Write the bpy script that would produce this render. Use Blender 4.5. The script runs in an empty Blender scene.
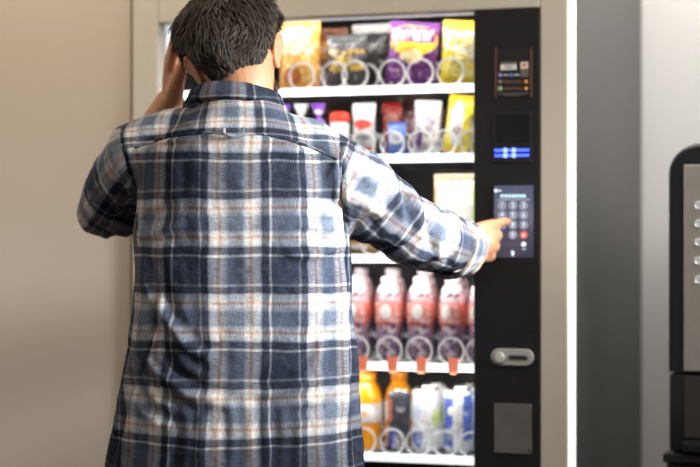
import bpy, bmesh, math, random
import numpy as np
from mathutils import Vector, Matrix, noise
random.seed(7)
SC = bpy.context.scene
COL = SC.collection
PI = math.pi
F = 1850.0                     # focal length in pixels of the 700 px wide frame
CAMZ = 1.2
TH = math.radians(19.5)        # the vending machine is turned this much to the camera
EX = Vector((math.cos(TH), -math.sin(TH), 0)); EY = Vector((math.sin(TH), math.cos(TH), 0))
MO = Vector((-0.021, 4.2785, 0))   # middle of the machine's front, on the floor

def at(px, py, d=0.0):
    """point of the machine's own frame (x along its front, d behind the front plane, z up)"""
    r = Vector(((px-350)/F, 1, 0))
    # MO + EX*x + EY*d = r*Y
    b = MO + EY*d
    det = r.x*(-EX.y) + EX.x*r.y
    Y = (b.x*(-EX.y) + EX.x*b.y)/det
    x = (r.x*Y - b.x)/EX.x
    return x, CAMZ + (233.5-py)/F*Y
def wpt(px, py, Y):
    return Vector(((px-350)/F*Y, Y, CAMZ + (233.5-py)/F*Y))

# ------------------------------------------------------------------ materials
class NT:
    def __init__(s, name):
        s.m = bpy.data.materials.new(name); s.m.use_nodes = True
        s.t = s.m.node_tree; s.b = s.t.nodes['Principled BSDF']; s.out = s.t.nodes['Material Output']
    def n(s, typ, **kw):
        x = s.t.nodes.new(typ)
        for k, v in kw.items(): setattr(x, k, v)
        return x
    def l(s, a, b): s.t.links.new(a, b)
    def val(s, sock, v):
        if isinstance(v, bpy.types.NodeSocket): s.l(v, sock)
        else: sock.default_value = v
    def math(s, op, a, b=0.0, c=None, clamp=False):
        x = s.n('ShaderNodeMath', operation=op, use_clamp=clamp)
        s.val(x.inputs[0], a); s.val(x.inputs[1], b)
        if c is not None: s.val(x.inputs[2], c)
        return x.outputs[0]
    def mix(s, f, a, b, mode='MIX'):
        x = s.n('ShaderNodeMix', data_type='RGBA', blend_type=mode)
        s.val(x.inputs[0], f)
        s.val(x.inputs[6], a if isinstance(a, bpy.types.NodeSocket) else rgba(a))
        s.val(x.inputs[7], b if isinstance(b, bpy.types.NodeSocket) else rgba(b))
        return x.outputs[2]
    def noise(s, vec, scale, detail=3.0, rough=.55):
        x = s.n('ShaderNodeTexNoise'); s.l(vec, x.inputs['Vector'])
        x.inputs['Scale'].default_value = scale; x.inputs['Detail'].default_value = detail; x.inputs['Roughness'].default_value = rough
        return x.outputs['Fac']
    def ramp(s, f, pts, interp='LINEAR'):
        x = s.n('ShaderNodeValToRGB'); x.color_ramp.interpolation = interp
        e = x.color_ramp.elements
        while len(e) < len(pts): e.new(.5)
        for i, (p, c) in enumerate(pts):
            e[i].position = p; e[i].color = rgba(c)
        s.l(f, x.inputs[0]); return x.outputs[0]
    def bump(s, h, strength=.2, dist=.01):
        x = s.n('ShaderNodeBump'); x.inputs['Strength'].default_value = strength; x.inputs['Distance'].default_value = dist
        s.l(h, x.inputs['Height']); s.l(x.outputs[0], s.b.inputs['Normal'])
    def P(s, **kw):
        for k, v in kw.items():
            s.val(s.b.inputs[k.replace('_', ' ')], rgba(v) if isinstance(v, tuple) and len(v) == 3 else v)
        return s
def rgba(c):
    return (c[0], c[1], c[2], 1.0) if len(c) == 3 else c
def lin(r, g, b):
    f = lambda v: (v/255/12.92) if v/255 <= .04045 else ((v/255+.055)/1.055)**2.4
    return (f(r), f(g), f(b))
def mat(name, c, rough=.5, metal=0.0, em=None, es=0.0, grain=0.06, scale=60, coat=0.0):
    s = NT(name)
    tc = s.n('ShaderNodeTexCoord').outputs['Object']
    nz = s.noise(tc, scale, 3)
    k = s.ramp(nz, [(.3, (1-grain,)*3), (.7, (1+grain*.5,)*3)])
    s.P(Base_Color=s.mix(1.0, c, k, 'MULTIPLY'), Roughness=rough, Metallic=metal)
    if coat: s.b.inputs['Coat Weight'].default_value = coat
    if em: s.P(Emission_Color=em, Emission_Strength=es)
    return s.m
def glow(name, c, st):
    s = NT(name); s.P(Base_Color=(.02, .02, .02), Emission_Color=c, Emission_Strength=st, Roughness=.4)
    return s.m

def zoned(name, base, zones, rough=.35, streak=None, metal=0.0, grain=.25, em=0.0, wob=.03, mott=True):
    """printed wrapper: coloured fields laid over the base in the object's own 0..1 box.
    zones: (x0,x1,z0,z1,colour,kind) kind 'b' box, 'e' ellipse, 't' ragged lettering-like marks"""
    s = NT(name)
    tc = s.n('ShaderNodeTexCoord'); g = tc.outputs['Generated']; ob = tc.outputs['Object']
    sp = s.n('ShaderNodeSeparateXYZ'); s.l(g, sp.inputs[0])
    w1 = s.math('MULTIPLY', s.math('SUBTRACT', s.noise(g, 5, 2), .5), wob*2)
    X = s.math('ADD', sp.outputs[0], w1); Z = s.math('ADD', sp.outputs[2], w1)
    col = s.mix(s.noise(ob, 40, 3), tuple(v*(1-grain) for v in base), tuple(min(1, v*(1+grain)) for v in base))
    for (x0, x1, z0, z1, c, k) in zones:
        cx, cz, hx, hz = (x0+x1)/2, (z0+z1)/2, (x1-x0)/2, (z1-z0)/2
        dx = s.math('DIVIDE', s.math('ABSOLUTE', s.math('SUBTRACT', X, cx)), hx)
        dz = s.math('DIVIDE', s.math('ABSOLUTE', s.math('SUBTRACT', Z, cz)), hz)
        if k == 'e':
            d = s.math('SQRT', s.math('ADD', s.math('MULTIPLY', dx, dx), s.math('MULTIPLY', dz, dz)))
        else:
            d = s.math('MAXIMUM', dx, dz)
        m = s.math('MULTIPLY', s.math('SUBTRACT', 1.0, d), 12.0, clamp=True)
        if k == 't':
            mp = s.n('ShaderNodeMapping'); mp.inputs['Scale'].default_value = (1.0, .2, .45); s.l(g, mp.inputs[0])
            q = s.math('MULTIPLY', s.math('SUBTRACT', s.noise(mp.outputs[0], 26/max(hx*2, .3)*.7, 1), .47), 14.0, clamp=True)
            m = s.math('MULTIPLY', m, q)
        col = s.mix(m, col, c)
    q1 = s.ramp(s.noise(ob, 34, 3, .6), [(.56, (0, 0, 0)), (.66, (.55, .55, .55))]); q2 = s.ramp(s.noise(ob, 27, 3, .6), [(.34, (.5, .5, .5)), (.45, (0, 0, 0))])
    if mott: col = s.mix(q2, s.mix(q1, col, (.9, .88, .85)), tuple(v*.18 for v in base))  # pale blotches paint foil highlights, dark ones deepen the mottling
    s.P(Base_Color=col, Roughness=rough, Metallic=metal)
    if em: s.l(col, s.b.inputs['Emission Color']); s.b.inputs['Emission Strength'].default_value = em  # em paints a glow into the print, as if brightly lit
    s.b.inputs['Coat Weight'].default_value = .5; s.b.inputs['Coat Roughness'].default_value = .18
    s.bump(s.noise(ob, 75, 3, .6), .9, .012)
    return s.m

# ------------------------------------------------------------------ mesh helpers
def link(name, bm, m, parent=None, smooth=True, loc=None):
    me = bpy.data.meshes.new(name)
    bmesh.ops.recalc_face_normals(bm, faces=bm.faces[:])
    bm.to_mesh(me); bm.free()
    o = bpy.data.objects.new(name, me); COL.objects.link(o)
    for x in (m if isinstance(m, list) else [m]): me.materials.append(x)
    if smooth:
        me.shade_smooth()
        me.set_sharp_from_angle(angle=math.radians(40))
    if parent: o.parent = parent
    if loc is not None: o.location = loc
    return o
def tag(o, label=None, cat=None, group=None, kind=None):
    for k, v in (('label', label), ('category', cat), ('group', group), ('kind', kind)):
        if v: o[k] = v
    return o
def empty(name, loc, rz=0.0):
    o = bpy.data.objects.new(name, None); COL.objects.link(o)
    o.empty_display_size = .1; o.location = loc; o.rotation_euler = (0, 0, rz)
    return o
def box(bm, x0, x1, y0, y1, z0, z1, bev=0.0, seg=2):
    vs = [bm.verts.new((x, y, z)) for x in (x0, x1) for y in (y0, y1) for z in (z0, z1)]
    q = [(0,1,3,2),(4,6,7,5),(0,4,5,1),(2,3,7,6),(0,2,6,4),(1,5,7,3)]
    fs = [bm.faces.new([vs[i] for i in f]) for f in q]
    if bev > 0:
        es = list({e for f in fs for e in f.edges})
        bmesh.ops.bevel(bm, geom=es, offset=bev, segments=seg, affect='EDGES', profile=.5)
    return bm
def B(*a, **k): return box(bmesh.new(), *a, **k)
def rings(bm, rs, cap=True, closed=True):
    """skin a list of rings (lists of points)"""
    R = [[bm.verts.new(p) for p in r] for r in rs]
    n = len(R[0])
    for a, b in zip(R, R[1:]):
        for i in range(n if closed else n-1):
            j = (i+1) % n
            bm.faces.new((a[i], a[j], b[j], b[i]))
    if cap:
        bm.faces.new(list(reversed(R[0]))); bm.faces.new(R[-1])
    return R
def lathe(bm, prof, n=24, c=(0,0,0), axis='z'):
    rs = []
    for (r, h) in prof:
        ring = []
        for i in range(n):
            a = 2*PI*i/n
            p = (r*math.cos(a), r*math.sin(a), h) if axis == 'z' else (r*math.cos(a), h, r*math.sin(a))
            ring.append((p[0]+c[0], p[1]+c[1], p[2]+c[2]))
        rs.append(ring)
    rings(bm, rs); return bm
def frames(pts):
    out = []
    up = Vector((0.13, 0.21, 1)).normalized()
    for i, p in enumerate(pts):
        a = pts[max(i-1, 0)]; b = pts[min(i+1, len(pts)-1)]
        t = (b-a).normalized()
        s = t.cross(up)
        if s.length < .15: s = t.cross(Vector((1, 0, 0)))
        s.normalize(); u = s.cross(t).normalized()
        if out:
            ps = out[-1][1]
            s2 = (ps - t*ps.dot(t)).normalized(); s = s2; u = s.cross(t).normalized()
        out.append((t, s, u))
    return out
def tube(bm, pts, rad, n=16, round_ends=True, closed=False):
    pts = [Vector(p) for p in pts]
    rad = list(rad) if hasattr(rad, '__len__') else [rad]*len(pts)
    fr = frames(pts); rs = []
    def ring(p, f, r): return [p + f[1]*(r*math.cos(2*PI*i/n)) + f[2]*(r*math.sin(2*PI*i/n)) for i in range(n)]
    if round_ends:
        for k in (.15, .5, .8): rs.append(ring(pts[0]-fr[0][0]*rad[0]*math.cos(math.asin(k)), fr[0], rad[0]*k))
    for p, f, r in zip(pts, fr, rad): rs.append(ring(p, f, r))
    if round_ends:
        for k in (.8, .5, .15): rs.append(ring(pts[-1]+fr[-1][0]*rad[-1]*math.cos(math.asin(k)), fr[-1], rad[-1]*k))
    rings(bm, rs); return bm
def smooth_path(pts, rad, k=6):
    """Catmull-Rom resampling of points and radii"""
    pts = [Vector(p) for p in pts]; P = [pts[0]*2-pts[1]] + pts + [pts[-1]*2-pts[-2]]
    R = [rad[0]] + list(rad) + [rad[-1]]
    op, orr = [], []
    for i in range(1, len(P)-2):
        for j in range(k):
            t = j/k
            cr = lambda a, b, c, d: .5*((2*b)+(c-a)*t+(2*a-5*b+4*c-d)*t*t+(-a+3*b-3*c+d)*t**3)
            op.append(Vector([cr(P[i-1][q], P[i][q], P[i+1][q], P[i+2][q]) for q in range(3)]))
            orr.append(cr(R[i-1], R[i], R[i+1], R[i+2]))
    op.append(pts[-1]); orr.append(rad[-1])
    return op, orr
def ellipsoid(bm, c, r, M=None, n=20, m=14):
    rs = []
    for j in range(1, m):
        ph = PI*j/m
        ring = []
        for i in range(n):
            a = 2*PI*i/n
            v = Vector((r[0]*math.sin(ph)*math.cos(a), r[1]*math.sin(ph)*math.sin(a), -r[2]*math.cos(ph)))
            if M: v = M @ v
            ring.append(v+Vector(c))
        rs.append(ring)
    rings(bm, rs); return bm
def sring(cx, cy, z, hx, hyb, hyf, e=2.3, n=48):
    """super-elliptic horizontal ring; hyb toward -y (the back), hyf toward +y"""
    out = []
    for i in range(n):
        a = 2*PI*i/n; c, s = math.cos(a), math.sin(a)
        x = hx*math.copysign(abs(c)**(2/e), c); y = (hyb if s < 0 else hyf)*math.copysign(abs(s)**(2/e), s)
        out.append(Vector((cx+x, cy+y, z)))
    return out
def remesh(bm, voxel, smooth_it=6, fac=.5):
    me = bpy.data.meshes.new('tmp'); bmesh.ops.recalc_face_normals(bm, faces=bm.faces[:]); bm.to_mesh(me); bm.free()
    o = bpy.data.objects.new('tmp', me); COL.objects.link(o)
    r = o.modifiers.new('r', 'REMESH'); r.mode = 'VOXEL'; r.voxel_size = voxel; r.use_smooth_shade = True
    if smooth_it:
        sm = o.modifiers.new('s', 'SMOOTH'); sm.factor = fac; sm.iterations = smooth_it
    dg = bpy.context.evaluated_depsgraph_get()
    out = bpy.data.meshes.new_from_object(o.evaluated_get(dg), preserve_all_data_layers=True, depsgraph=dg)
    bpy.data.objects.remove(o); bpy.data.meshes.remove(me)
    return out
def mesh_obj(name, me, m, parent=None):
    o = bpy.data.objects.new(name, me); COL.objects.link(o); me.name = name
    me.materials.clear()
    for x in (m if isinstance(m, list) else [m]): me.materials.append(x)
    me.shade_smooth()
    if parent: o.parent = parent
    return o

# ================================================================== SETTING
def wall_mat(name, c, c2, scale=3.0):
    s = NT(name); ob = s.n('ShaderNodeTexCoord').outputs['Object']
    n1 = s.noise(ob, scale, 4)
    s.P(Base_Color=s.mix(n1, c, c2), Roughness=.75)
    s.bump(s.noise(ob, 180, 3), .08, .002)
    return s.m
M_wall = wall_mat('painted_wall_white', lin(206, 203, 199), lin(199, 196, 192))
M_tan = wall_mat('painted_wall_tan', lin(196, 180, 162), lin(190, 174, 156))
s = NT('floor_vinyl'); ob = s.n('ShaderNodeTexCoord').outputs['Object']
s.P(Base_Color=s.mix(s.noise(ob, 6, 5), lin(70, 60, 52), lin(88, 76, 66)), Roughness=.4); M_floor = s.m
M_ceil = wall_mat('ceiling_paint', lin(225, 223, 218), lin(215, 213, 208))
M_base = mat('baseboard_paint', lin(90, 82, 76), .5)

def mframe(name): # structure built in the machine's turned frame
    return name
def struct(name, bm, m, turned=True):
    o = link(name, bm, m, smooth=False); o['kind'] = 'structure'
    if turned: o.location = MO; o.rotation_euler = (0, 0, -TH)
    return o
WB = .93      # wall behind the machine
struct('floor', B(-4, 4, -5.5, 1.2, -.1, 0), M_floor)
struct('wall_back', B(-.5447, 3.2, WB, WB+.1, 0, 2.7), M_wall)
struct('wall_left', B(-4, -.5447, .012, WB+.1, 0, 2.7), M_tan)
struct('ceiling', B(-4, 4, -5.5, 1.2, 2.7, 2.8), M_ceil)
struct('baseboard_back', B(.545, 3.2, WB-.015, WB, 0, .09, .004), M_base)
struct('baseboard_left', B(-4, -.548, -.003, .012, 0, .09, .004), M_base)

# ================================================================== VENDING MACHINE
VM = empty('vending_machine', MO, -TH)
tag(VM, 'tall glass-front snack and drink vending machine with beige frame and black control column', 'vending machine')
M_dark = mat('cabinet_dark_paint', lin(80, 78, 76), .45, .1, scale=20, grain=.05)
M_beige = mat('frame_beige_paint', lin(196, 186, 168), .45, scale=25, grain=.03)
M_black = mat('panel_black_gloss', lin(26, 24, 24), .38, grain=.1)
M_int = mat('cavity_dark', lin(40, 38, 40), .5)
M_rail = mat('rail_white_plastic', (.9, .93, .95), .4, em=(.93, 1, 1), es=1.25)  # painted glow stands for the LED light falling on the rails
M_led = glow('led_tube', (.98, 1, 1), 6.0)
M_edge = mat('edge_white_painted_glow', (.95, .95, .9), .35, em=(1, 1, .93), es=1.0)  # glow painted in for strong light on the white door edge
M_steel = mat('brushed_steel', lin(178, 174, 166), .55, .3, scale=90)
M_coil = mat('coil_white_steel', (.85, .85, .85), .22, .25, em=(1, 1, 1), es=.2)  # faint glow painted in so the rings stand out
M_shelf = mat('shelf_grey_steel', lin(120, 120, 124), .5, .3)
W2 = .5347
xl, _ = at(158, 60); xg, _ = at(474, 100); xp, _ = at(540, 100); 
ztop = at(473, 10)[1]          # top of the window
zbot = .50
H = 1.83
DT = .092                      # door thickness
D = .887
# cabinet: five slabs round an open front
bm = bmesh.new()
box(bm, W2-.03, W2, DT, D, .08, H, .004)
box(bm, -W2, -W2+.03, DT, D, .08, H, .004)
box(bm, -W2+.03, W2-.03, DT, D, H-.03, H)
box(bm, -W2+.03, W2-.03, DT, D, .08, .11)
box(bm, -W2+.03, W2-.03, D-.03, D, .11, H-.03)
link('cabinet', bm, M_dark, VM, smooth=False)
# liner of the lit compartment
bm = bmesh.new()
box(bm, -W2+.032, -W2+.042, DT+.005, .80, zbot-.04, ztop+.03)
box(bm, xg+.10, xg+.11, DT+.005, .80, zbot-.04, ztop+.03)
box(bm, -W2+.042, xg+.10, .78, .80, zbot-.04, ztop+.03)
box(bm, -W2+.042, xg+.10, DT+.005, .78, ztop+.015, ztop+.03)
link('compartment_liner', bm, M_int, VM, smooth=False)
# door frame
bm = bmesh.new()
box(bm, -W2, xl, 0, DT, .10, H, .004)
box(bm, xp, W2-.0005, 0, DT, .10, H, .004)
box(bm, xl, xp, 0, DT, ztop, H, .003)
box(bm, xl, xp, 0, DT, .10, zbot, .003)
link('door_frame', bm, M_beige, VM, smooth=False)
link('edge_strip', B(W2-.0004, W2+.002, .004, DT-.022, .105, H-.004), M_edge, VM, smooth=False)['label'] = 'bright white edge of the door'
# window
s = NT('window_glass')
tr = s.n('ShaderNodeBsdfTransparent'); gl = s.n('ShaderNodeBsdfGlossy'); gl.inputs['Roughness'].default_value = .02
fr = s.n('ShaderNodeFresnel'); fr.inputs['IOR'].default_value = 1.35
mx = s.n('ShaderNodeMixShader'); s.l(fr.outputs[0], mx.inputs[0]); s.l(tr.outputs[0], mx.inputs[1]); s.l(gl.outputs[0], mx.inputs[2])
s.l(mx.outputs[0], s.out.inputs[0]); M_glass = s.m
link('window_pane', B(xl+.001, xg-.001, .030, .036, zbot+.001, ztop-.001), M_glass, VM, smooth=False)
bm = bmesh.new()
box(bm, xl, xl+.006, .037, .075, zbot, ztop); box(bm, xl+.006, xg-.002, .037, .05, ztop-.005, ztop)
link('window_gasket', bm, mat('gasket_white', (.8, .82, .84), .4, em=(.9, .9, 1), es=.35), VM, smooth=False)  # glow in the gasket imitates the lit rim of the window
# LED tubes
for name, x0, x1 in (('led_tube', xl+.012, xl+.022), ('led_tube', xg+.02, xg+.03)):
    link(name, B(x0, x1, .062, .074, zbot+.02, ztop-.02, .003), M_led, VM)
# shelves
rail_y = {0: 87, 1: 157, 2: 258.5, 3: 368, 4: 461}
RD = .100
shelf_top = []
coils = []
M_tag = mat('price_tag_orange', lin(248, 150, 120), .5, em=lin(255, 140, 105), es=.6)  # glow painted into the tags to brighten them
SX0, SX1 = -W2+.045, xg+.095
def coil_bm(r=.033, pitch=.072, turns=4, wr=.0025):
    bm = bmesh.new(); pts = []
    N = 60
    for k in range(turns*N+1):
        a = 2*PI*k/N
        tt = (k % N)/N; n0 = k//N
        st = max(0.0, min(1.0, (tt-.93)/.07)); st = st*st*(3-2*st)
        pts.append(Vector((r*math.sin(a), (n0+st)*pitch + .004*tt*(1-st), r - r*math.cos(a))))
    tube(bm, pts, wr, 7, round_ends=False)
    return bm
coil_pts = {0: [304, 336, 357, 394, 422, 452], 1: [330, 365, 394, 422, 446, 474], 2: [375, 440], 3: [358, 391, 421, 453, 481], 4: [366, 394, 420, 447, 474]}
coil_r = {0: .032, 1: .029, 2: .030, 3: .031, 4: .0295}
for i in range(5):
    z = at(473, rail_y[i], RD)[1]
    bm = bmesh.new(); box(bm, SX0, SX1, RD+.008, .74, z-.004, z+.002)
    sh = link('shelf', bm, M_shelf, VM, smooth=False)
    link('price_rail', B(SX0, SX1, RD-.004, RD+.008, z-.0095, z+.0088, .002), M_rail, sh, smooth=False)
    zt = z+.002; shelf_top.append(zt)
    cm = None
    for px in coil_pts[i]:
        cx = at(px, 0, RD+.03)[0]
        if cm is None:
            c = link('spiral_coil', coil_bm(coil_r[i], .078 if i < 3 else .092), M_coil, sh); cm = c
        else:
            c = cm.copy(); COL.objects.link(c); c.parent = sh
        c.location = (cx, RD+.014, zt+.0036)
    if i == 3:
        t0 = None
        for px in (362, 392, 421, 453):
            tx = at(px, 0, RD-.01)[0]
            if t0 is None:
                bm = bmesh.new()
                rings(bm, [[(x*k, y, zz) for (x, zz) in ((-.0125, .017), (.0125, .017), (.0115, -.012), (.006, -.019), (-.006, -.019), (-.0115, -.012))] for y, k in ((-.002, 1), (.002, 1))])
                t0 = link('price_tag', bm, M_tag, sh, smooth=False); t = t0
            else:
                t = t0.copy(); COL.objects.link(t); t.parent = sh
            t.location = (tx, RD-.0075, z+.005)
# area lights added at the top front of each row to fill the compartment
def area(name, loc, rot, sx, sy, power, color, parent=None):
    L = bpy.data.lights.new(name, 'AREA'); L.shape = 'RECTANGLE'; L.size = sx; L.size_y = sy; L.energy = power; L.color = color
    o = bpy.data.objects.new(name, L); COL.objects.link(o); o.location = loc; o.rotation_euler = rot
    if parent: o.parent = parent
    return o
tops = [ztop+.012] + [z-.006 for z in shelf_top[:4]]
ROWP = [1.7, 1.7, 1.5, 2.6, 2.0]
for i in range(5):
    area('compartment_fill', ((xl+xg)/2, .095, tops[i]-.006), (math.radians(38), 0, 0), xg-xl-.02, .02, ROWP[i], (1, .97, .92), VM)

# ---- control column
CY = -.002
bm = B(xg, xp, CY, DT-.01, zbot, ztop, .002)
CP = link('control_panel', bm, M_black, VM, smooth=False); CP['label'] = 'black control column'
def rect(px0, py0, px1, py1, d=CY):
    xa, za = at((px0), (py0+py1)/2, d); xb, zb = at(px1, (py0+py1)/2, d)
    xm = (px0+px1)/2
    return xa, xb, at(xm, py1, d)[1], at(xm, py0, d)[1]
def plate(name, r, y0, y1, m, parent, bev=.0, label=None):
    x0, x1, z0, z1 = r
    o = link(name, B(x0, x1, y0, y1, z0, z1, bev), m, parent, smooth=False)
    if label: o['label'] = label
    return o
# payment notice
M_notice = mat('notice_black', lin(34, 31, 30), .35)
pn = plate('payment_notice', rect(495.5, 50, 533, 97.5), CY-.003, CY, M_notice, CP, .0008, 'payment notice panel')
M_brown = mat('copper_strip', lin(120, 82, 68), .4, .5)
def sub(name, rs, m, parent, th=.001, base=None):
    bm = bmesh.new(); yb = CY-.003 if base is None else base
    for r in rs:
        x0, x1, z0, z1 = rect(*r); box(bm, x0, x1, yb-th, yb+.0002, z0, z1)
    return link(name, bm, m, parent, smooth=False)
sub('side_strip', [(495.2, 48, 497, 97.5)], M_brown, pn); sub('side_strip', [(530.6, 48, 532.4, 97.5)], M_brown, pn)
sub('white_notice', [(501, 64.5, 517, 70)], mat('paper_white', lin(225, 220, 212), .6), pn)
sub('grey_header', [(501, 62, 517, 64.5)], mat('paper_grey', lin(110, 105, 100), .6), pn)
sub('lettering', [(503, 63, 515, 63.6), (504.5, 66, 513.5, 66.6), (506, 68, 511.5, 68.6)], mat('ink_dark', lin(70, 66, 64), .6), pn, .0016)
sub('picture', [(521, 62, 528.6, 69)], mat('paper_cream', lin(215, 200, 185), .6), pn)
sub('picture_mark', [(523, 63.6, 526.6, 66.6)], mat('mark_orange', lin(220, 110, 60), .6), pn, .0016)
sub('grey_sticker', [(521, 69.6, 528.6, 77)], mat('sticker_grey', lin(105, 100, 98), .6, grain=.3, scale=400), pn)
M_wht = mat('print_white', lin(200, 198, 205), .5)
def disc(name, px, py, rpx, m, parent, base, th=.001, ring=0.0, n=28):
    x, z = at(px, py, CY); r = rpx/F*4.2
    bm = bmesh.new()
    if ring:
        pr = [(r-ring, 0), (r-ring, -th), (r, -th), (r, 0)]
        rs = [[(x+rr*math.cos(2*PI*i/n), base+yy, z+rr*math.sin(2*PI*i/n)) for i in range(n)] for rr, yy in pr + pr[:1]]
        rings(bm, rs, cap=False); bmesh.ops.remove_doubles(bm, verts=bm.verts[:], dist=1e-7)
    else:
        lathe(bm, [(r, 0.0002), (r, -th)], n, (x, base, z), 'y')
    return link(name, bm, m, parent, smooth=False)
disc('payment_icon', 500.6, 75, 2.0, mat('icon_violet', lin(150, 140, 200), .5), pn, CY-.003)
disc('payment_icon', 511.8, 75, 1.8, mat('icon_blue', lin(90, 120, 210), .5), pn, CY-.003)
disc('payment_icon', 500.6, 81.5, 2.0, mat('icon_grey', lin(130, 126, 120), .5), pn, CY-.003)
disc('payment_icon', 500.6, 88.5, 2.4, mat('icon_green', lin(140, 178, 110), .5), pn, CY-.003)
sub('lettering', [(503.5, 74.4, 509, 75.6), (514.5, 74.2, 519.5, 75.6)], M_wht, pn, .0012)
sub('lettering', [(504.5+3.1*k, y-1.1, 506.8+3.1*k, y+1.1) for y in (81.8, 88.6) for k in range(6)], mat('tile_brown', lin(110, 76, 58), .6), pn, .0012)
M_yel = mat('mark_yellow', lin(225, 165, 70), .5)
sub('yellow_mark', [(525, 80, 528, 83.2)], M_yel, pn, .0012); sub('yellow_mark', [(525, 87, 528, 90.2)], M_yel, pn, .0012)
sub('lettering', [(499, 93.3, 528, 93.9), (504, 95.2, 521, 95.7)], mat('print_grey', lin(120, 116, 112), .6), pn, .0012)
# banknote reader
bn = plate('banknote_reader', rect(494, 112, 532, 163), CY-.004, CY, mat('reader_black', lin(30, 28, 29), .3), CP, .002, 'banknote reader')
sub('reader_face', [(496.5, 114.5, 529.5, 143)], mat('reader_face', lin(22, 20, 22), .25), bn, .001, CY-.004)
sub('slot_light', [(495.2, 149.0, 529.6, 151.6), (495.2, 154.2, 529.6, 156.8)], glow('led_blue', (.06, .12, 1), 2.6), bn, .002, CY-.004)
sub('banknote_slot', [(495.2, 151.8, 529.6, 154.0)], mat('slot_dark', lin(10, 12, 40), .4), bn, .001, CY-.004)
M_spot = glow('led_blue_white', (.30, .42, 1), 2.2)
for px in (506, 514.5):
    for py in (150.3, 155.5): disc('light_spot', px, py, 2.4, M_spot, bn, CY-.0061, .0004)
# touch screen
s = NT('screen_display'); tc = s.n('ShaderNodeTexCoord'); g = tc.outputs['Generated']
sp = s.n('ShaderNodeSeparateXYZ'); s.l(g, sp.inputs[0])
v = s.math('ADD', s.math('MULTIPLY', sp.outputs[2], .8), s.math('MULTIPLY', s.math('SUBTRACT', s.noise(g, 3.5, 4), .5), .55))
col = s.ramp(v, [(0.0, lin(62, 64, 84)), (.3, lin(72, 72, 96)), (.5, lin(112, 108, 128)), (.75, lin(84, 92, 122)), (1, lin(92, 96, 118))])
s.P(Base_Color=(.02, .02, .025), Roughness=.15, Emission_Strength=.85); s.l(col, s.b.inputs['Emission Color']); M_screen = s.m
SB = CY-.004
ts = plate('touch_screen', rect(494.5, 185.5, 533.5, 257.5), SB, CY, M_screen, CP, .0006, 'lit blue touch screen keypad')
M_ico = glow('screen_white', (.9, .95, 1), 1.3); M_cy = glow('screen_cyan', (.62, .93, 1), 1.2); M_ringm = glow('screen_ring', (.62, .68, .80), .95)
M_keyf = glow('screen_key', lin(112, 114, 146), .85); M_red = glow('screen_red', lin(240, 105, 90), 1.0)
sub('prompt_lettering', [(501+3.7*k, 194.4, 503.9+3.7*k, 197.6) for k in range(7)], M_cy, ts, .0004, SB)
sub('prompt_underline', [(498, 199.2, 530, 200.0)], M_ringm, ts, .0004, SB)
disc('back_icon', 496.5, 190.6, 1.8, M_ico, ts, SB, .0004); sub('back_lettering', [(498.8, 190.0, 501.8, 191.3)], M_ico, ts, .0004, SB)
def letter(ch, px, py, hpx, m, parent, base):
    cu = bpy.data.curves.new('digit', 'FONT'); cu.body = ch; cu.align_x = 'CENTER'; cu.align_y = 'CENTER'
    cu.size = hpx/F*4.2*1.4; cu.extrude = .0003; cu.offset = cu.size*.012
    o = bpy.data.objects.new('digit', cu); COL.objects.link(o)
    dg = bpy.context.evaluated_depsgraph_get()
    me = bpy.data.meshes.new_from_object(o.evaluated_get(dg), depsgraph=dg)
    bpy.data.objects.remove(o); bpy.data.curves.remove(cu)
    me.materials.clear(); me.materials.append(m); me.name = 'digit'
    o = bpy.data.objects.new('digit', me); COL.objects.link(o)
    x, z = at(px, py, CY)
    o.location = (x, base, z); o.rotation_euler = (PI/2, 0, 0); o.parent = parent
    return o
for r_, row in enumerate(('123', '456', '789', ' 0x')):
    for c_, ch in enumerate(row):
        if ch == ' ': continue
        px, py = 502.6+10.8*c_, 205.4+9.8*r_
        k = disc('key', px, py, 4.0, M_red if ch == 'x' else M_keyf, ts, SB, .0005)
        if ch != 'x': disc('key_ring', px, py, 4.0, M_ringm, k, SB-.0004, .0004, ring=.0017)
        letter(ch, px, py, 4.6, M_ico, k, SB-.0012)
disc('status_icon', 524.2, 244.2, 2.4, M_ico, ts, SB, .0004); sub('status_lettering', [(522.6, 248.4, 526.2, 249.8)], M_ringm, ts, .0004, SB)
disc('help_icon', 513.2, 252.4, 1.7, M_ico, ts, SB, .0004); sub('help_lettering', [(512.2, 254.2, 514.2, 256)], M_ico, ts, .0004, SB)
# coin slot
x0, x1, z0, z1 = rect(491.8, 348.8, 534, 365.2)
bm = bmesh.new(); r = (z1-z0)/2; zc = (z0+z1)/2
def stadium(xa, xb, rr, y, n=14):
    return [(xb-r+rr*math.cos(-PI/2+PI*i/n), y, zc+rr*math.sin(-PI/2+PI*i/n)) for i in range(n+1)] + [(xa+r+rr*math.cos(PI/2+PI*i/n), y, zc+rr*math.sin(PI/2+PI*i/n)) for i in range(n+1)]
rings(bm, [stadium(x0, x1, r, CY), stadium(x0, x1, r, CY-.007), stadium(x0, x1, r-.001, CY-.008)])
cs = link('coin_slot_plate', bm, M_steel, CP); cs['label'] = 'pill-shaped metal coin plate'
bm = bmesh.new(); bx_, bz_ = at(500.2, 357.2, CY); lathe(bm, [(.0135, .0), (.0135, -.002), (.011, -.005), (.010, -.0035), (.0085, -.0035), (.008, -.006), (.003, -.0065)], 28, (bx_, CY-.008, bz_), 'y')
link('return_button', bm, mat('button_steel', lin(205, 200, 190), .45, .3), cs)
bx2 = [(.0165, .0005), (.0165, -.0006), (.0135, -.0006), (.0135, .0005)]
bm = bmesh.new(); lathe(bm, [(.0155, .0), (.0155, -.0008), (.0135, -.0008), (.013, .0)], 28, (bx_, CY-.008, bz_), 'y'); link('button_surround', bm, mat('surround_dark', lin(95, 90, 84), .5), cs)
sx0, sx1, sz0, sz1 = rect(509.5, 354.6, 529, 359.8)
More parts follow.
